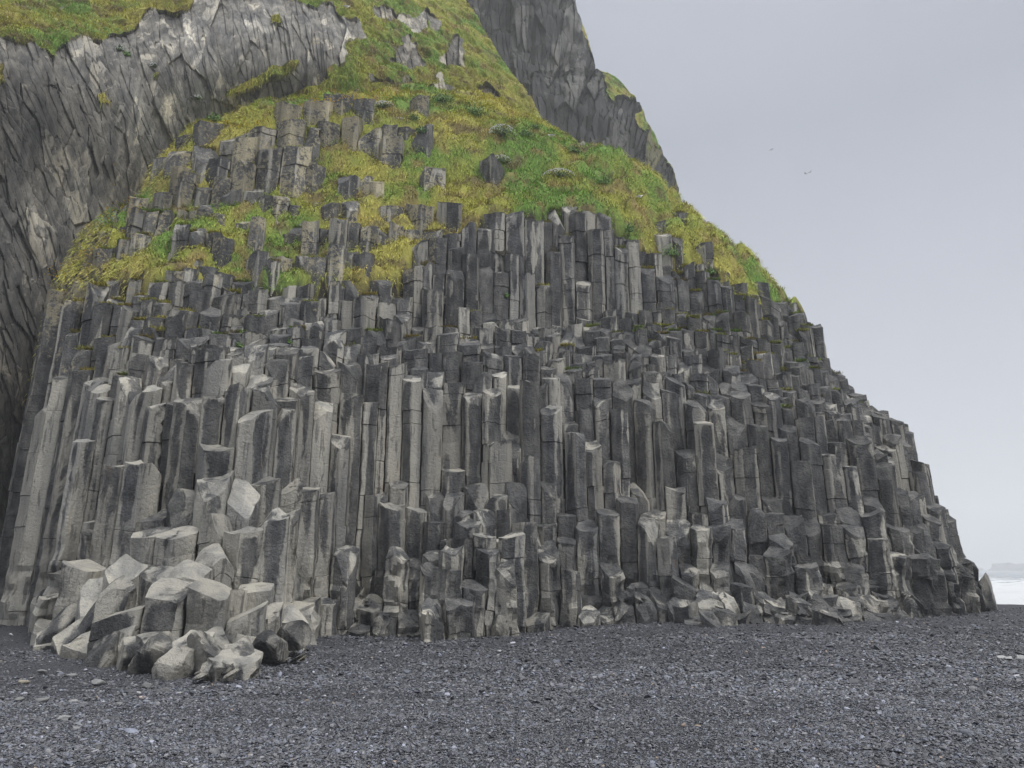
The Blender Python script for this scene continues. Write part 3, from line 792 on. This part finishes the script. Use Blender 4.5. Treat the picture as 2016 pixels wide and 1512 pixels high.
# pebbles: flattened faceted stones in one mesh
ico_v = []; 
t_ = (1 + 5**.5) / 2
iv = np.array([(-1,t_,0),(1,t_,0),(-1,-t_,0),(1,-t_,0),(0,-1,t_),(0,1,t_),(0,-1,-t_),(0,1,-t_),(t_,0,-1),(t_,0,1),(-t_,0,-1),(-t_,0,1)], float); iv /= np.linalg.norm(iv[0])
ifc = np.array([(0,11,5),(0,5,1),(0,1,7),(0,7,10),(0,10,11),(1,5,9),(5,11,4),(11,10,2),(10,7,6),(7,1,8),(3,9,4),(3,4,2),(3,2,6),(3,6,8),(3,8,9),(4,9,5),(2,4,11),(6,2,10),(8,6,7),(9,8,1)])
def pebbles(n, yr, size, seed, flat=(.25, .55)):
    r = np.random.default_rng(seed)
    Y_ = yr[0] + (yr[1] - yr[0]) * r.random(n)**(.9); X_ = r.uniform(-.78, .78, n) * Y_
    keep = field(X_, Y_)[2] < .15; X_, Y_ = X_[keep], Y_[keep]; n = len(X_)
    # bands of finer sand get fewer stones
    dens = fbm(X_ * .35, Y_ * .6, X_ * 0, 71, 3) + .35 - .5 * sstep(-3.5, -8, X_) * sstep(8, 12, Y_) - .25 * sstep(13, 20, Y_) * sstep(-2, 6, X_)
    keep = r.random(n) < np.clip(.75 + dens * 1.0, .12, 1); X_, Y_ = X_[keep], Y_[keep]; n = len(X_)
    s = size * np.exp(r.normal(0, .42, n)) * (1 + .25 * fbm(X_ * .5, Y_ * .5, X_ * 0, 73, 2))
    sx, sy, sz = s * r.uniform(.8, 1.5, n), s * r.uniform(.6, 1.0, n), s * r.uniform(*flat, n)
    v = iv[None] * (1 + r.normal(0, .13, (n, 12, 1)))
    v = v * np.stack([sx, sy, sz], 1)[:, None, :]
    tx = r.normal(0, .35, n); c_, s_ = np.cos(tx)[:, None], np.sin(tx)[:, None]
    v = np.stack([v[..., 0] * c_ - v[..., 2] * s_, v[..., 1], v[..., 0] * s_ + v[..., 2] * c_], -1)
    tx = r.normal(0, .35, n); c_, s_ = np.cos(tx)[:, None], np.sin(tx)[:, None]
    v = np.stack([v[..., 0], v[..., 1] * c_ - v[..., 2] * s_, v[..., 1] * s_ + v[..., 2] * c_], -1)
    a = r.uniform(0, 6.28, n); c_, s_ = np.cos(a)[:, None], np.sin(a)[:, None]
    v = np.stack([v[..., 0] * c_ - v[..., 1] * s_, v[..., 0] * s_ + v[..., 1] * c_, v[..., 2]], -1)
    Z_ = ground(X_, Y_) + .060 * fbm(X_ * .8, Y_ * 1.2, X_ * 0, 61, 3) + .012 * fbm(X_ * 5, Y_ * 5, X_ * 0, 63, 2) + sz * r.uniform(.1, .9, n)
    v = v + np.stack([X_, Y_, Z_], 1)[:, None, :]
    tone = np.exp(r.normal(-2.24, .44, n) - .32 * sstep(9, 16, Y_) + .25 * fbm(X_ * .3, Y_ * .5, X_ * 0, 75, 2)); pale_ = r.random(n) < .004; tone[pale_] = r.uniform(.25, .42, pale_.sum())
    hue = r.random(n)[:, None]; c = tone[:, None] * (np.array([[.88, .96, 1.24]]) * (1 - hue) + np.array([[1.0, 1.0, 1.05]]) * hue)
    warm = r.random(n) < .003; c[warm] = np.array([.26, .20, .16])
    f = ifc[None] + (np.arange(n) * 12)[:, None, None]
    return v.reshape(-1, 3), f.reshape(-1, 3), np.repeat(c, 12, 0)
PV, PF, PC = [], [], []; o_ = 0
for args in ((165000, (5.8, 10.5), .0095, 1), (105000, (10, 17), .0145, 2), (50000, (16, 28), .020, 3), (700, (6, 26), .024, 4)):
    a, b, c = pebbles(*args); PV.append(a); PF.append(b + o_); PC.append(c); o_ += len(a)
mp = NT('pebble'); col, _ = mp.attr('c'); n = mp.noise(60, 3)
mp.l(mp.mix(1.0, col, mp.mix(n, (.75,) * 3, (1.25,) * 3), 'MULTIPLY'), mp.b.inputs['Base Color']); mp.b.inputs['Roughness'].default_value = .55
mk_obj('gravel', mk_mesh('gravel', np.vstack(PV), None, np.vstack(PF), mp.m, {'c': np.vstack(PC)}, True, 50), kind='stuff', label='loose blue grey pebbles covering the beach', cat='gravel')

# ------------------------------------------------------------------ sea
sxs = np.concatenate([np.arange(-200, 20, 20), np.arange(20, 140, .8), np.arange(140, 1350, 12)]); sys_ = np.concatenate([np.arange(42, 140, .8), np.arange(140, 1500, 12)])
SX, SY = np.meshgrid(sxs, sys_)
w = .35 * np.sin(SY * .32 + 1.8 * fbm(SX * .04, SY * .04, SX * 0, 5, 2)) + .35 * fbm(SX * .15, SY * .3, SX * 0, 91, 3)
SZ = -2.1 + w * sstep(60, 90, SY)
ms = NT('sea_water'); n = ms.noise(.5, 6, .65, ms.coord((.35, 1, 1)), .5)
dist = ms.n('ShaderNodeSeparateXYZ'); ms.l(ms.coord(), dist.inputs[0])
foam = ms.math('ADD', n, ms.ramp(dist.outputs[1], 90, 420, .22, -.12))
f = ms.ramp(foam, .48, .58)
ms.l(ms.mix(f, (.10, .13, .15), (.55, .57, .59)), ms.b.inputs['Base Color']); ms.l(ms.ramp(f, 0, 1, .15, .8), ms.b.inputs['Roughness'])
ms.l(ms.bump(ms.noise(2.5, 5, .6), .6, .3), ms.b.inputs['Normal'])
mk_obj('sea', mk_mesh('sea', np.stack([SX.ravel(), SY.ravel(), SZ.ravel()], 1), grid_faces(*SX.shape), None, ms.m, None, True), kind='structure', label='pale surf and sea fading into mist')

# ------------------------------------------------------------------ boulders, stones
def rock(seed, size, sub_=3, facets=9, rough=.10):
    """stone chopped by random planes, then roughened; centred with its base near z=0"""
    r = np.random.default_rng(seed)
    nth, nph = 8 * sub_, 5 * sub_
    th = np.arange(nth) / nth * 2 * math.pi; ph = (np.arange(nph) + .5) / nph * math.pi
    TH_, PH = np.meshgrid(th, ph); d = np.stack([np.sin(PH) * np.cos(TH_), np.sin(PH) * np.sin(TH_), np.cos(PH)], -1).reshape(-1, 3)
    d = np.vstack([d, [[0, 0, 1], [0, 0, -1]]])
    R = np.full(len(d), 1.25)
    for _ in range(facets):
        n_ = r.normal(size=3); n_ /= np.linalg.norm(n_); h = r.uniform(.48, .92)
        dt = d @ n_; R = np.where(dt > .05, np.minimum(R, h / np.maximum(dt, .05)), R)
    V_ = d * R[:, None]; V_ += rough * np.stack([fbm(*(V_ * 2.3 + seed).T, s, 3) for s in (1, 2, 3)], 1)
    V_ *= np.array(size) / 2
    F4 = []; F3 = []
    for i in range(nph - 1):
        for j in range(nth):
            F4.append((i * nth + j, (i + 1) * nth + j, (i + 1) * nth + (j + 1) % nth, i * nth + (j + 1) % nth))
    tp_, bt = nph * nth, nph * nth + 1
    for j in range(nth):
        F3.append((tp_, j, (j + 1) % nth)); F3.append((bt, (nph - 1) * nth + (j + 1) % nth, (nph - 1) * nth + j))
    return V_, np.array(F4), np.array(F3)
def place_rock(name, seed, size, loc, rot, mat, ka, parent=None, sub_=3, facets=10, rough=.1, **kw):
    V_, F4, F3 = rock(seed, size, sub_, facets, rough)
    me = mk_mesh(name, V_, F4, F3, mat, {'k': np.tile([ka], (len(V_), 1))}, True, 14)
    o = mk_obj(name, me, parent, **kw)
    o.location = np.array(loc) - (np.array(parent.location) if parent else 0); o.rotation_euler = rot
    return o
# slanting worn slabs at the foot of the cliff on the left, leaning up to the right
SL = [(108,1262,17.0,.55,1.4,.35),(150,1268,16.2,.5,1.2,.45),(205,1296,14.2,.7,1.0,.35),(262,1296,13.8,.75,.9,.25),(318,1300,13.4,.7,.9,.3),(365,1306,13.0,.7,.8,.35),(418,1300,13.0,.8,.7,.4),(470,1296,13.1,.7,.6,.5),(540,1282,14.0,.6,.5,.6),(180,1235,16.2,.6,1.1,.3),(575,1262,15.4,.5,.6,.5),
      (850,1230,19.2,.45,1.0,.1),(985,1245,19.8,.45,.6,0),(1480,1220,22.8,.5,.6,.2),(1650,1220,22.6,.6,.6,.2),(1830,1190,24.5,.8,.9,-.3),(1900,1165,26.3,1.2,1.6,-.4),(1935,1172,27.0,1.1,1.3,-.3)]
for k_, (a, b, Y_, w_, h_, ln) in enumerate(SL):
    pz = P(a, b, Y_); g_ = float(ground(pz[0], pz[1]))
    place_rock('worn_block', 500 + k_, (w_ * 1.1, w_ * 1.2, h_ * 1.15), (pz[0], pz[1], max(pz[2], g_ + .1)), (-.25 + .2 * math.sin(k_ * 5), ln * 1.25, .5 * math.sin(k_ * 1.7)), M_rock, (.9 + .2 * math.sin(k_ * 3), .60, .2), cliff, 6, 11, .06)
# strata slivers on the two low knobs at the lower left
for k_ in range(54):
    a = random.uniform(385, 500) if k_ < 34 else random.uniform(500, 600); b = random.uniform(1290, 1340) if k_ < 34 else random.uniform(1255, 1300)
    X_, Y_, g_ = on_ground(a, b + 12)
    place_rock('rock_sliver', 700 + k_, (.07, .36, .24), (X_ + .0, Y_ + .12, g_ + random.uniform(-.05, .16)), (-.5, .95 + random.gauss(0, .15), .3 + random.gauss(0, .2)), M_rock, (.75, .60, .45), cliff, 2, 7, .12)

STONES = [  # u, v, width px, pale, label
 (121,1419,34,.7,'largest pale grey boulder lying alone on the gravel at the lower left'),
 (22,1250,9,.9,'small white stone on dark gravel against the left picture edge'),
 (115,1325,12,.6,'light grey stone in the row of stones left of the slanting slabs'),
 (138,1333,20,.5,'flat bluish stone, leftmost of a touching pair below the slanting slabs'),
 (190,1348,26,.5,'broad flat grey stone, biggest of the pebble field left of the strata knob'),
 (83,1325,16,.45,'dark flat stone beside the light stones at far left'),
 (45,1345,20,.4,'smooth cream stone half sunk at the far left'),
 (52,1344,10,.8,'orange tinted pale pebble beside the cream stone at far left'),
 (150,1438,20,.5,'pale oval stone just right of the largest boulder'),
 (148,1387,24,.6,'long light stone above and right of the largest boulder'),
 (292,1352,18,.35,'thin dark slate tilted in front of the strata knob'),
 (328,1363,26,.3,'dark flat slate right below the slanting slabs'),
 (272,1368,14,.8,'small bright stone left of the thin dark slate'),
 (280,1374,12,.7,'small pinkish stone under the small bright stone'),
 (350,1366,12,.7,'flat light stone right of the dark slate'),
 (400,1354,9,.95,'round white pebble touching the tip of the strata knob'),
 (528,1307,8,.9,'round white pebble right of the strata knob'),
 (450,1384,8,.9,'tiny orange pebble in open gravel below the strata knob'),
 (80,1381,24,.4,'grey oblong stone between the left edge and the largest boulder'),
 (38,1380,18,.4,'grey chip near the left edge, above the largest boulder'),
 (240,1390,22,.4,'grey sliver of stone in open gravel right of the long light stone'),
 (1692,1391,11,1.,'bright white chip on the gravel at the lower right'),
 (1972,1297,16,.8,'rounded white stone, left end of the pale row at the right edge'),
 (1988,1299,20,.75,'long white stone in the middle of the pale row at the right edge'),
 (2006,1298,20,.7,'flat white stone at the right end of the pale row at the right edge'),
 (983,1283,9,.8,'pale pebble on dark sand in front of the middle of the cliff'),
 (655,1402,10,.9,'light round pebble in the middle foreground gravel'),
 (1835,1420,20,.5,'flattish grey stone among finer gravel at the lower right'),
]
for k_, (a, b, w_, pl, lb) in enumerate(STONES):
    X_, Y_, g_ = on_ground(a, b); s = w_ * Y_ / FPX
    V_, F4, F3 = rock(900 + k_, (s, s * .75, s * .42), 3, 7, .05)
    tint = {7: (.45, .30, .2), 13: (.42, .33, .3), 17: (.5, .22, .1), 6: (.38, .34, .27)}.get(k_, tuple(.07 + .40 * pl**1.6 * c for c in (1, 1.01, 1.02)))
    me = mk_mesh('stone', V_, F4, F3, plain('stone_%d' % k_, tint, .7, .2, 30), None, True, 50)
    mk_obj('stone', me, label=lb, cat='stone', group='loose stones lying on the black beach', loc=(X_, Y_, g_ + s * .12)).rotation_euler = (random.gauss(0, .1), random.gauss(0, .1), random.gauss(0, .35))

# sea stacks
for k_, (a, Y_, wpx, hpx, lb) in enumerate([(1975, 1150, 74, 17, 'broad dark sea stack fading in mist at the right edge'), (1925, 1250, 22, 10, 'small faint rock in the surf left of the broad sea stack'), (1895, 1000, 50, 12, 'low faint reef half hidden by the foot of the cliff')]):
    X_ = (a - 1008) / FPX * Y_ / (cp + (1110 - 756) / FPX * sp) ; s = Y_ / FPX
    V_, F4, F3 = rock(1200 + k_, (wpx * s, wpx * s * .6, hpx * s * 2.1), 4, 8, .18)
    mk_obj('sea_stack', mk_mesh('sea_stack', V_, F4, F3, M_far, {'k': np.tile([(.8, .2, .1)], (len(V_), 1))}, True, 30), label=lb, cat='sea stack', loc=(X_, Y_, -2.5))

# ------------------------------------------------------------------ placing on the slopes by a ray from the beach
bpy.context.view_layer.update(); DG = bpy.context.evaluated_depsgraph_get()
def hit(u, v):
    d = Vector(ray(u, v).tolist()).normalized()
    ok, loc, nrm, idx, ob, _ = S.ray_cast(DG, Vector((0, 0, EYE)), d)
    return loc if ok else None
leafm = NT('leaf'); lc, _ = leafm.attr('c'); leafm.l(lc, leafm.b.inputs['Base Color']); leafm.b.inputs['Roughness'].default_value = .6
PL = [(935,228,38,18,0,'largest bright green leafy herb clump on the ridge crest'),(870,200,30,12,0,'bright green herb clump at the left end of the ridge crest, under the upper cliff'),(815,236,12,10,0,'small dark green herb beside the right end of the tall blocks'),
      (755,212,22,9,1,'white flowered plant on the grass above the tall grey blocks'),(988,266,28,15,1,'wide white flowered plant below the largest bright herb clump'),(985,320,22,10,1,'white flowered plant in mid slope above the grass terrace'),
      (1100,348,32,10,1,'long low white flowered plant near the right shoulder'),(1130,300,18,11,0,'light green herb standing on the skyline of the ridge'),(1190,362,16,12,0,'light green herb between the grass tussocks at the right shoulder'),
      (830,262,15,12,0,'dark green herb on the slope below the small dark herb'),(1320,505,22,20,0,'bright green herb beside the columns under the right shoulder'),(1240,455,12,14,0,'bright green herb at the top right corner of the tallest upper columns'),
      (420,238,22,10,0,'leafy green herb on the left tip of the upper grass ledge'),(235,100,10,9,1,'white flowered plant hanging on the dark face at the upper left'),(302,132,8,7,1,'lone white flowered tuft on the dark upper face'),(385,195,13,7,1,'white flowered tuft at the foot of the upper face'),
      (250,110,9,8,0,'green herb just right of the white flowered plant at the upper left'),(568,675,7,7,0,'tiny bright green herb sprouting on a column top left of centre'),(470,683,8,6,0,'tiny green herb on the ledge beside a dark broken column'),(996,585,6,6,0,'tiny green herb in a crack of the upper columns'),
      (1035,268,18,10,0,'green herb right of the wide white flowered plant'),(1052,254,14,8,0,'small herb where the ridge meets the dark far cliff'),(1400,540,14,9,0,'green herb beneath the dark green right shoulder')]
for k_, (a, b, ru, rv, fl, lb) in enumerate(PL):
    h = hit(a, b)
    if h is None: print('miss plant', a, b); continue
    s = h.y / FPX; r = np.random.default_rng(3000 + k_); n_ = int(60 + ru * 14)
    d = r.normal(size=(n_, 3)); d /= np.linalg.norm(d, axis=1)[:, None]; d[:, 2] = np.abs(d[:, 2])
    p = d * np.array([ru, ru * .6, rv * 1.5]) * s * (r.random((n_, 1))**.4) * (1 + .25 * r.normal(size=(n_, 1)))
    L = s * 3.4 * r.uniform(.6, 1.3, n_); a1 = r.normal(size=(n_, 3)); a1 /= np.linalg.norm(a1, axis=1)[:, None]; a2 = np.cross(a1, d); a2 /= np.linalg.norm(a2, axis=1)[:, None] + 1e-6
    q = np.stack([p - a1 * L[:, None] * .7, p - a2 * L[:, None] * .4, p + a1 * L[:, None] * .7, p + a2 * L[:, None] * .4], 1).reshape(-1, 3)
    basec = np.array([.10, .21, .035]) if not fl else np.array([.09, .14, .05])
    if 'dark' in lb[:12]: basec = np.array([.06, .15, .03])
    cc = np.repeat(basec * r.uniform(.6, 1.5, (n_, 1)), 4, 0)
    root = mk_obj('flowering_plant' if fl else 'herb_clump', None, label=lb, cat='plant', group='herbs growing on the cliff', loc=h)
    mk_obj('foliage', mk_mesh('foliage', q, np.arange(n_ * 4).reshape(-1, 4), None, leafm.m, {'c': cc}, False), root)
    if fl:
        m_ = max(14, ru * 3); d = r.normal(size=(m_, 3)); d /= np.linalg.norm(d, axis=1)[:, None]; d[:, 2] = np.abs(d[:, 2]); d[:, 1] = -np.abs(d[:, 1])
        p = d * np.array([ru, ru * .6, rv * 1.5]) * s * 1.1; e = s * 1.3
        q = (p[:, None, :] + e * np.array([[-1, 0, -.6], [1, 0, -.6], [0, -.7, .9], [0, .9, .3]])[None]).reshape(-1, 3)
        f3 = (np.array([[0, 1, 2], [1, 3, 2], [3, 0, 2], [0, 3, 1]])[None] + (np.arange(m_) * 4)[:, None, None]).reshape(-1, 3)
        mk_obj('blossom', mk_mesh('blossom', q, None, f3, leafm.m, {'c': np.full((len(q), 3), .80)}, False), root)
# yellow flowers
YF = [(245,395,35,50),(210,430,20,20),(170,500,30,30),(110,540,40,20),(700,195,60,8),(640,202,40,8),(760,190,50,10),(500,245,60,10)]
q = []
for (a, b, ra, rb) in YF:
    for _ in range(60):
        h = hit(random.gauss(a, ra * .5), random.gauss(b, rb * .5))
        if h is None: continue
        e = .028; pz = np.array(h) + np.array([0, -.06, .10]); q.append(pz[None] + e * np.array([[-1, 0, -.6], [1, 0, -.6], [0, -.7, .9], [0, .9, .3]]))
q = np.array(q).reshape(-1, 3); m_ = len(q) // 4
f3 = (np.array([[0, 1, 2], [1, 3, 2], [3, 0, 2], [0, 3, 1]])[None] + (np.arange(m_) * 4)[:, None, None]).reshape(-1, 3)
mk_obj('yellow_flowers', mk_mesh('yellow_flowers', q, None, f3, leafm.m, {'c': np.tile([[.75, .50, .03]], (len(q), 1))}, False), kind='stuff', label='scattered yellow flowers in the grass', cat='flowers')

# ------------------------------------------------------------------ birds
white = plain('white_feather', (.80, .80, .78), .7, .05); grey = plain('grey_feather', (.30, .31, .33), .7, .1); beak = plain('beak', (.55, .38, .08), .5, .05)
def loft(rings, n=10):
    V_ = []; 
    for (c, rx, rz) in rings:
        for k in range(n):
            a = 2 * math.pi * k / n; V_.append((c[0], c[1] + rx * math.cos(a), c[2] + rz * math.sin(a)))
    F = [(i * n + k, i * n + (k + 1) % n, (i + 1) * n + (k + 1) % n, (i + 1) * n + k) for i in range(len(rings) - 1) for k in range(n)]
    return np.array(V_), np.array(F)
def gull(loc, rz, label, flying=False, sc=1.0, dark=False):
    root = mk_obj('seabird', None, label=label, cat='bird', group='birds in the air' if flying else 'white birds resting on the cliff', loc=loc)
    root.rotation_euler = (0, .0, rz); root.scale = (sc,) * 3
    mt = grey if dark else white
    r = [((-.30, 0, .10), .01, .006), ((-.22, 0, .10), .04, .018), ((-.10, 0, .11), .075, .065), ((.02, 0, .12), .085, .085), ((.12, 0, .14), .07, .078), ((.17, 0, .19), .045, .05), ((.20, 0, .23), .042, .044), ((.235, 0, .24), .032, .03), ((.255, 0, .238), .008, .008)]
    if flying: r = [((c[0], 0, .1 + (c[2] - .1) * .25), a, b * .8) for c, a, b in r]
    V_, F = loft(r); mk_obj('body', mk_mesh('body', V_, F, None, mt, None, True), root)
    hz = r[-1][0][2]
    V_, F = loft([((.25, 0, hz), .011, .012), ((.28, 0, hz - .002), .008, .009), ((.305, 0, hz - .008), .001, .002)], 6); mk_obj('beak', mk_mesh('beak', V_, F, None, beak, None, True), root)
    for s in (-1, 1):
        if flying:
            pts_ = [(0, 0, .0, .16), (0, .18, .09, .15), (-.02, .36, .10, .11), (-.10, .55, .05, .01)]
            V_ = []
            for (x_, y_, z_, ch) in pts_: V_ += [(x_ + ch / 2, s * y_, .11 + z_ + .006), (x_ - ch / 2, s * y_, .11 + z_ + .004), (x_ - ch / 2, s * y_, .11 + z_ - .004), (x_ + ch / 2, s * y_, .11 + z_ - .006)]
            F = [(i * 4 + k, i * 4 + (k + 1) % 4, (i + 1) * 4 + (k + 1) % 4, (i + 1) * 4 + k) for i in range(3) for k in range(4)]
            mk_obj('wing', mk_mesh('wing', np.array(V_), np.array(F), None, grey, None, True), root)
        else:
            V_, F = loft([((.10, s * .06, .14), .012, .02), ((.02, s * .082, .135), .016, .05), ((-.12, s * .07, .12), .014, .04), ((-.24, s * .03, .11), .008, .015), ((-.32, s * .015, .105), .002, .003)], 8)
            mk_obj('wing', mk_mesh('wing', V_, F, None, grey, None, True), root)
for (a, b, rz, lb) in [(124,22,2.6,'white gull resting on the grass at the top left'),(683,18,.4,'white gull on the turf near the top middle'),(1085,272,2.8,'white gull on the ridge crest beside the dark far cliff'),(1206,346,1.5,'white gull upright on the right shoulder tussocks'),(1258,392,.2,'white gull lowest on the right shoulder tussocks')]:
    h = hit(a, b)
    if h is None: print('bird miss', a, b); continue
    gull(h + Vector((0, -.12, -.02)), rz, lb, False, .55 * (h.y / 30) + .1)
for (a, b, Y_, rz, lb) in [(1519,296,110,.6,'lone flying bird, leftmost in the grey sky'),(1586,343,100,2.4,'flying bird, left one of a close pair in the sky'),(1595,340,104,.3,'flying bird, right one of a close pair in the sky')]:
    gull(P(a, b, Y_), rz, lb, True, .9, True)

# ------------------------------------------------------------------ light, sky, air
W = bpy.data.worlds.new('World'); S.world = W; W.use_nodes = True; t = W.node_tree; t.nodes.clear()
def wn(ty, **k):
    x = t.nodes.new(ty)
    for a, b in k.items(): setattr(x, a, b)
    return x
SUN_EL, SUN_AZ = math.radians(48), math.radians(128)  # azimuth clockwise from +Y
out = wn('ShaderNodeOutputWorld'); b1 = wn('ShaderNodeBackground'); b2 = wn('ShaderNodeBackground'); mx = wn('ShaderNodeMixShader')
sky = wn('ShaderNodeTexSky', sky_type='NISHITA'); sky.sun_disc = False; sky.sun_elevation = SUN_EL; sky.sun_rotation = SUN_AZ
t.links.new(sky.outputs[0], b1.inputs[0]); b1.inputs[1].default_value = .08
tc = wn('ShaderNodeTexCoord'); sx = wn('ShaderNodeSeparateXYZ'); t.links.new(tc.outputs['Generated'], sx.inputs[0])
cr = wn('ShaderNodeValToRGB'); t.links.new(sx.outputs[2], cr.inputs[0])
e = cr.color_ramp.elements; e[0].position = 0; e[0].color = (.45, .465, .505, 1); e[1].position = 1; e[1].color = (3.1, 3.07, 3.0, 1)
for pos_, c_ in ((.25, (.40, .417, .468, 1)), (.52, (.335, .355, .41, 1)), (.70, (.42, .44, .50, 1)), (.85, (1.8, 1.8, 1.8, 1))):
    x_ = cr.color_ramp.elements.new(pos_); x_.color = c_
nz = wn('ShaderNodeTexNoise'); nz.inputs['Scale'].default_value = 1.6; nz.inputs['Detail'].default_value = 5; t.links.new(tc.outputs['Generated'], nz.inputs[0])
mr = wn('ShaderNodeMapRange'); t.links.new(nz.outputs[0], mr.inputs[0]); mr.inputs[1].default_value = .3; mr.inputs[2].default_value = .7; mr.inputs[3].default_value = .91; mr.inputs[4].default_value = 1.09
vm = wn('ShaderNodeVectorMath', operation='SCALE'); t.links.new(cr.outputs[0], vm.inputs[0]); t.links.new(mr.outputs[0], vm.inputs['Scale'])
t.links.new(vm.outputs[0], b2.inputs[0]); b2.inputs[1].default_value = 1.0
mx.inputs[0].default_value = .9; t.links.new(b1.outputs[0], mx.inputs[1]); t.links.new(b2.outputs[0], mx.inputs[2]); t.links.new(mx.outputs[0], out.inputs[0])
sl = bpy.data.lights.new('sun', 'SUN'); sl.energy = 1.5; sl.angle = math.radians(14); sl.color = (1, .97, .92)
so = bpy.data.objects.new('sun', sl); COL.objects.link(so)
dv = Vector((math.sin(SUN_AZ) * math.cos(SUN_EL), math.cos(SUN_AZ) * math.cos(SUN_EL), math.sin(SUN_EL)))
so.rotation_euler = dv.to_track_quat('Z', 'Y').to_euler(); so.location = (30, -30, 60)

# mist
x0, x1, y0, y1, z0, z1 = -420, 1420, -80, 1560, -8, 125
hv = np.array([(x, y, z) for x in (x0, x1) for y in (y0, y1) for z in (z0, z1)])
hf = np.array([(0, 1, 3, 2), (4, 6, 7, 5), (0, 4, 5, 1), (2, 3, 7, 6), (0, 2, 6, 4), (1, 5, 7, 3)])
hm = bpy.data.materials.new('mist'); hm.use_nodes = True; ht = hm.node_tree; ht.nodes.clear()
ho = ht.nodes.new('ShaderNodeOutputMaterial'); hp = ht.nodes.new('ShaderNodeVolumePrincipled'); ht.links.new(hp.outputs[0], ho.inputs['Volume'])
hp.inputs['Color'].default_value = (.93, .95, .98, 1); hp.inputs['Density'].default_value = .0012
mk_obj('haze', mk_mesh('haze', hv, hf, None, hm, None, False), kind='stuff', label='thin sea mist')

S.view_settings.view_transform = 'Standard'; S.view_settings.look = 'None'; S.view_settings.gamma = 1; S.view_settings.exposure = 0.38
cy = S.cycles; cy.max_bounces = 5; cy.diffuse_bounces = 2; cy.glossy_bounces = 1; cy.transmission_bounces = 1; cy.volume_bounces = 1; cy.transparent_max_bounces = 4
cy.use_denoising = True; cy.use_adaptive_sampling = True; cy.adaptive_threshold = .02
try: cy.denoiser = 'OPENIMAGEDENOISE'; cy.denoising_input_passes = 'RGB_ALBEDO_NORMAL'
except Exception as ex: print(ex)
